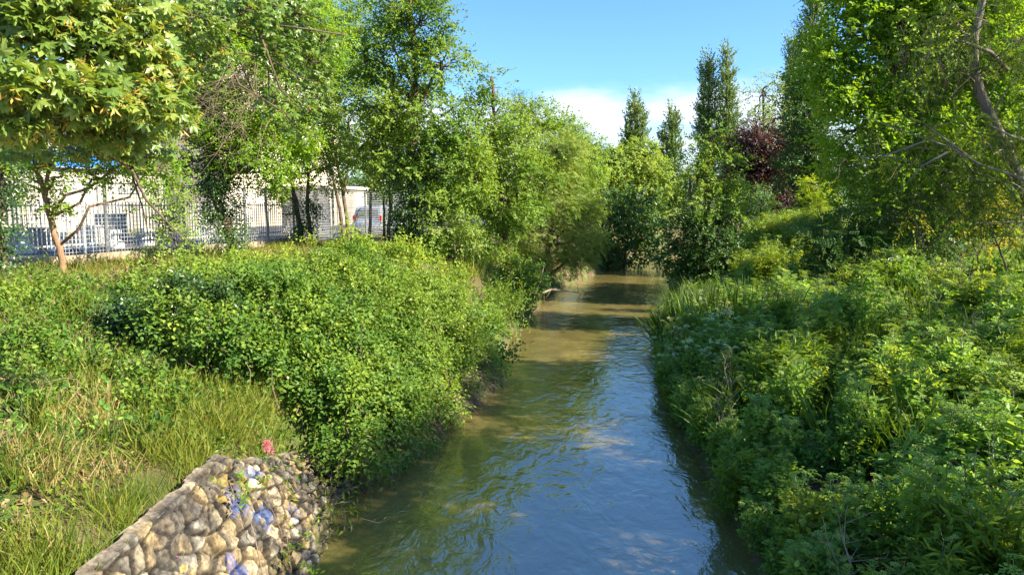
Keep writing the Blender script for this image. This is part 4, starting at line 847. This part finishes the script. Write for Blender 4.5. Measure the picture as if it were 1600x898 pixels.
protos = {k: [plant_proto(k, i) for i in range(3)] for k in LABELS}
used = set()
def put(kind, x, y, s, dz=0.0):
    pr = protos[kind][rng.integers(0, 3)]
    if pr.name not in used: r = pr; used.add(pr.name)
    else:
        r = pr.copy(); COL.objects.link(r)
        for ch in pr.children:
            c = ch.copy(); COL.objects.link(c); c.parent = r
    r.location = (x, y, ground(x, y) - .03 + dz); r.rotation_euler = (rng.normal() * .08, rng.normal() * .08, rng.uniform(0, 6.28)); sx = s * (.9 + .3 * rng.random()); r.scale = (sx, sx, s)
    tag(r, LABELS[kind][0], 'plant', LABELS[kind][1])
placed = []
def scatter(nwant, xr, yr, poly, sep, kinds, smin, smax, tries=9000):
    c = 0
    for _ in range(tries):
        if c >= nwant: break
        y = rng.uniform(*yr); x = rng.uniform(*xr); e = float(np.interp(y, EY, ER))
        if x < e - .02: continue
        u, v = project((x, y, ground(x, y) + .6))
        if not in_poly(u, v, poly): continue
        d = sep * (0.75 + y * .018)
        if any((x - a) ** 2 + (y - b) ** 2 < d * d for a, b in placed): continue
        placed.append((x, y)); s = rng.uniform(smin, smax) * (.7 + .3 * min(1, (x - e) / 1.5)); put(kinds[rng.integers(0, len(kinds))], x, y, s); c += 1
scatter(30, (3, 9), (15, 26), [(1030, 510), (1095, 480), (1175, 520), (1165, 620), (1010, 640)], .34, ['white_umbel_plant'], .95, 1.25)
scatter(205, (3, 24), (4.6, 33), [(1000, 560), (1030, 500), (1180, 440), (1340, 440), (1700, 400), (1900, 1100), (1100, 1100), (1010, 640)], .52, ['hemlock_plant'] * 7 + ['pale_herb', 'nettle_plant'], .8, 1.5)
for y_ in np.arange(6.5, 17.5, .42):
    x_ = float(np.interp(y_, EY, ER)) + rng.uniform(.02, .40); placed.append((x_, y_)); put('hemlock_plant', x_, y_ + rng.normal() * .1, rng.uniform(.62, .95))
scatter(130, (9, 26), (33, 56), [(1140, 400), (1180, 345), (1290, 325), (1320, 370), (1200, 445), (1140, 440)], .42, ['pale_herb'], .75, 1.15)  # yellow green weeds, leaf colour brightened to paint in the slope's sunlight
for k in protos:
    for p in protos[k]:
        if p.name not in used: put(k, 7 + rng.random() * 2, 12 + rng.random() * 3, 1.0)

# low weeds on the left slope
LABELS['dock_plant'] = ('broad leaved green weed among the grass on the left slope', 'weeds of the grassy slope')
def dock(k):
    root = bpy.data.objects.new('dock_plant', None); COL.objects.link(root); mb = MB(); st = MB()
    n_ = 46; a = rng.random(n_) * 6.28; h = rng.random(n_) ** .8; d = np.stack([np.cos(a), np.sin(a), .35 + .9 * h], 1)
    P = np.stack([np.cos(a) * .22 * (1 - h * .5), np.sin(a) * .22 * (1 - h * .5), .05 + .42 * h], 1) + rng.normal(size=(n_, 3)) * .04
    mb.leaves(OVAL if k < 2 else LANCE, P, d + rng.normal(size=(n_, 3)) * .3, np.array((0, 0, 1)) + rng.normal(size=(n_, 3)) * .35, rng.uniform(.05, .11, n_) * (1 if k < 2 else 1.6), rng.random(n_))
    for q in P[::3]: st.tube([np.array((0, 0, 0)), q * .6, q], [.006, .005, .003], 4, cap=False)
    mb.build('leaves', M['leaf_bramble' if k != 1 else 'herb'], root); st.build('stems', M['stem'], root); return root
protos['dock_plant'] = [dock(k) for k in range(3)]
c_ = 0
while c_ < 95:
    x_, y_ = rng.uniform(-10.5, -4.2), rng.uniform(4.6, 14.5)
    u_, v_ = project((x_, y_, ground(x_, y_)))
    if x_ < np.interp(y_, EY, EL) - 1.8 and -60 < u_ < 420 and v_ < 960: put('dock_plant', x_, y_, rng.uniform(.55, 1.15)); c_ += 1

# grass tufts and dead stalks standing in the right bank herbs
LABELS['grass_tuft'] = ('tuft of long bent grass rising among the right bank herbs', 'grass tufts of the right bank')
LABELS['dead_stalk'] = ('dry brown branching stalk from last year among the right bank herbs', 'dead stalks of the right bank')
def tuft(k):
    root = bpy.data.objects.new('grass_tuft', None); COL.objects.link(root); mb = MB(); n_ = 130
    D = np.stack([rng.normal(size=n_) * .3, rng.normal(size=n_) * .3, np.ones(n_)], 1); mb.leaves(BLADE, D * np.array((.35, .35, 0)), D, unit(n_), rng.uniform(.7, 1.35, n_), rng.random(n_) * .55); mb.build('blades', M['grass'], root); return root
def stalk(k):
    root = bpy.data.objects.new('dead_stalk', None); COL.objects.link(root); mb = MB()
    for j in range(3):
        e = np.array((rng.normal() * .25, rng.normal() * .25, rng.uniform(1.1, 1.6))); p = wobble(np.zeros(3), e, 7, .03); mb.tube(p, np.linspace(.009, .004, 7), 5)
        for q in p[3:]:
            for _ in range(2): t_ = q + np.array((rng.normal() * .16, rng.normal() * .16, .12 + .1 * rng.random())); mb.tube([q, t_], [.004, .002], 3); mb.tube([t_, t_ + rng.normal(size=3) * .05], [.003, .001], 3)
    mb.build('stems', M['drywood'], root); return root
protos['grass_tuft'] = [tuft(k) for k in range(3)]; protos['dead_stalk'] = [stalk(k) for k in range(3)]
for kind, want in (('grass_tuft', 34), ('dead_stalk', 22)):
    c_ = 0
    while c_ < want:
        y_ = rng.uniform(5, 26); x_ = float(np.interp(y_, EY, ER)) + rng.uniform(.1, 9); u_, v_ = project((x_, y_, ground(x_, y_) + .6))
        if 1000 < u_ < 1640 and v_ < 930: put(kind, x_, y_, rng.uniform(.8, 1.15)); c_ += 1

# cattail clump
mb = MB(); n_ = 900
x = 6.2 + rng.normal(size=n_) * .75; y = 24.5 + rng.normal(size=n_) * 1.6; ok = x > np.interp(y, EY, ER) + .1; x, y = x[ok], y[ok]
D = np.stack([rng.normal(size=len(x)) * .12, rng.normal(size=len(x)) * .12, np.ones(len(x))], 1)
cr_ = np.array((x.mean(), y.mean(), ground(x.mean(), y.mean()))); root = empty('cattail_clump', cr_, 'clump of upright cattail blades on the right bank beyond the white flowers', 'cattails')
mb.leaves(BLADE, np.stack([x, y, _h(x, y)], 1), D, unit(len(x)), 1.15 + .75 * rng.random(len(x)), rng.random(len(x)) * .45 + .02); mb.build('blades', M['grass'], root)
mb = MB()
for i in range(0, 40): b = np.array((x[i], y[i], float(_h(x[i], y[i])))); mb.tube([b, b + np.array((0, 0, 1.5))], [.006, .004], 4); mb.tube([b + np.array((0, 0, 1.5)), b + np.array((0, 0, 1.68))], [.013, .011], 5)
mb.build('seed_spikes', M['stem'], root)['kind'] = 'stuff'

# low cover and grass
def cover_leaves(name, n_, xr, yr, side, size, mat, h=.18, cond=None):
    y = rng.uniform(*yr, n_); x = rng.uniform(*xr, n_)
    ok = (x > np.interp(y, EY, ER) + .02) if side > 0 else (x < np.interp(y, EY, EL) - 1.02)
    if cond is not None: ok &= cond(x, y)
    x, y = x[ok], y[ok]; u, v = project(np.stack([x, y, _h(x, y)], 1)); ok = (u > -150) & (u < 1750) & (v < 1000); x, y = x[ok], y[ok]
    P = np.stack([x, y, _h(x, y) + rng.random(len(x)) ** 2 * h], 1); mb = MB()
    mb.leaves(OVAL, P, unit(len(x)) * np.array((1, 1, .4)), np.array((0, 0, 1)) + rng.normal(size=(len(x), 3)) * .45, size * (.6 + .8 * rng.random(len(x))), rng.random(len(x)))
    return tag(mb.build(name, M[mat]), kind='stuff')
cover_leaves('ground_cover', 90000, (2.8, 24), (4, 48), 1, .085, 'herb', .5)
cover_leaves('weeds', 42000, (-14, -3.4), (4, 26), -1, .06, 'leaf_bramble', .30, lambda x, y: ~((y < 13.2) & (x > np.interp(y, EY, EL) - 1.75)) & (_h(x, y) < 3.17))
cover_leaves('corner_weeds', 5000, (-5, -3.2), (9.2, 13.2), -1, .07, 'leaf_bramble', .3)
cover_leaves('fallen_leaves', 42000, (-16, -4.0), (4, 30), -1, .075, 'litter', .05, lambda x, y: ~((y < 13.2) & (x > np.interp(y, EY, EL) - 1.75)))
def grass(name, n_, xr, yr, hmin, hmax, mat, cond, tb=0.0, clump=1.0):
    K = max(20, n_ // 45); cy = rng.uniform(*yr, K); cx = rng.uniform(*xr, K); k = rng.integers(0, K, n_); hs = rng.random(K)
    x = cx[k] + rng.normal(size=n_) * .16 * clump; y = cy[k] + rng.normal(size=n_) * .16 * clump
    ok = cond(x, y); x, y, k = x[ok], y[ok], k[ok]; z = _h(x, y)
    u, v = project(np.stack([x, y, z], 1)); ok = (u > -120) & (u < 1700) & (v < 1010); x, y, z, k = x[ok], y[ok], z[ok], k[ok]; m_ = len(x)
    D = np.stack([rng.normal(size=m_) * .32 + (x - cx[k]) * 1.6, rng.normal(size=m_) * .32 + (y - cy[k]) * 1.6, np.ones(m_)], 1); mb = MB()
    mb.leaves(BLADE, np.stack([x, y, z], 1), D, unit(m_), (hmin + (hmax - hmin) * hs[k]) * (.6 + .7 * rng.random(m_)), (.25 + .35 * hs[k] + .35 * rng.random(m_) + tb).clip(0, 1))
    return tag(mb.build(name, M[mat]), kind='stuff')
offwall0 = lambda x, y: (x < np.interp(y, EY, EL) - 1.20) & ~((y > 13) & (x > np.interp(y, EY, EL) - 3))
def patchy(x, y, seed, cut):
    return np.array([noise.fractal(Vector((a * .9, b * .9, seed)), 1, 2, 3) for a, b in zip(x, y)]) > cut
offwall = lambda x, y: offwall0(x, y) & (patchy(x, y, 3, -.05) | (x > np.interp(y, EY, EL) - 2.0))
grass('grass', 50000, (-10.5, -3.6), (4, 14.5), .10, .42, 'grass', offwall)
grass('tussock_grass', 17000, (-10.5, -3.6), (4, 14.5), .22, .46, 'grass', lambda x, y: offwall0(x, y) & patchy(x, y, 8, .12), -.12, .7)
grass('fringe_grass', 9000, (-4.6, -3.5), (4, 9.0), .10, .30, 'grass', lambda x, y: (x < np.interp(y, EY, EL) - 1.10) & (x > np.interp(y, EY, EL) - 1.6) & patchy(x, y, 12, -.12), .05)
grass('corner_grass', 9000, (-4.9, -3.0), (9.0, 13.2), .12, .38, 'grass', lambda x, y: x < np.interp(y, EY, EL) - 1.02, .02)
grass('dry_grass', 24000, (-10, -3.7), (4, 14), .12, .38, 'straw', lambda x, y: offwall0(x, y) & patchy(x, y, 5, .04))
grass('bank_grass', 26000, (-16, -5), (14, 34), .12, .36, 'grass', lambda x, y: (x < np.interp(y, EY, EL) - 2.5) & ((x - FP[0]) > (y - FP[1]) * .2755 + .4), .08)
grass('waterside_grass', 17000, (-3, 9), (16, 46), .25, .65, 'grass', lambda x, y: (x < np.interp(y, EY, EL) - .2) & (x > np.interp(y, EY, EL) - 3))

# valerian in flower on the wall
def valerian(label, u, v, Y, s):
    p = at(u, v, Y); b = p.copy(); b[2] -= .34 * s; b[0] -= .10; root = empty('valerian_plant', b, label, 'flower')
    st = MB(); fl = MB(); lf = MB(); heads = p + rng.normal(size=(7, 3)) * .055 * s
    for h in heads: st.tube(wobble(b, h, 4, .015), [.005, .004, .003, .003], 4, cap=False)
    Q = np.repeat(heads, 34, 0) + rng.normal(size=(238, 3)) * .026 * s; fl.leaves(DIAMOND, Q, unit(238), unit(238), .024, rng.random(238))
    q = b + rng.random((40, 1)) * (p - b) * .8 + rng.normal(size=(40, 3)) * .05; lf.leaves(LANCE, q, unit(40), unit(40), .08, rng.random(40))
    fl.build('petals', M['pink'], root); st.build('stems', M['stem'], root); lf.build('leaves', M['leaf_light'], root)
valerian('upper pink valerian blooming where the brambles meet the stone wall', 416, 697, 10.3, 1.0)
valerian('lower pink valerian at the foot of the picture on the stone wall', 246, 886, 7.1, 1.0)
valerian('smallest pink valerian, a single head on the bare render', 281, 872, 7.4, .6)

# ------------------------------------------------------------------ far woods closing the view
def woods(name, xr, yr, n_, h, leaf, size):
    mb = MB(); bl = []
    for _ in range(n_):
        x, y = rng.uniform(*xr), rng.uniform(*yr); hh = h * (.7 + .5 * rng.random()); z = 3.2
        bl.append((np.array((x, y, z + hh * .5)), np.array((hh * .42, hh * .42, hh * .55))))
    foliage(mb, bl, size, cover=3.0); return tag(mb.build(name, M[leaf]), kind='stuff')
woods('far_woods', (-20, 130), (105, 175), 46, 10, 'leaf_blue', .40)
woods('left_far_woods', (-120, -15), (120, 190), 26, 14, 'leaf', .5)
woods('right_far_woods', (38, 95), (48, 90), 30, 11, 'leaf_dark', .26)
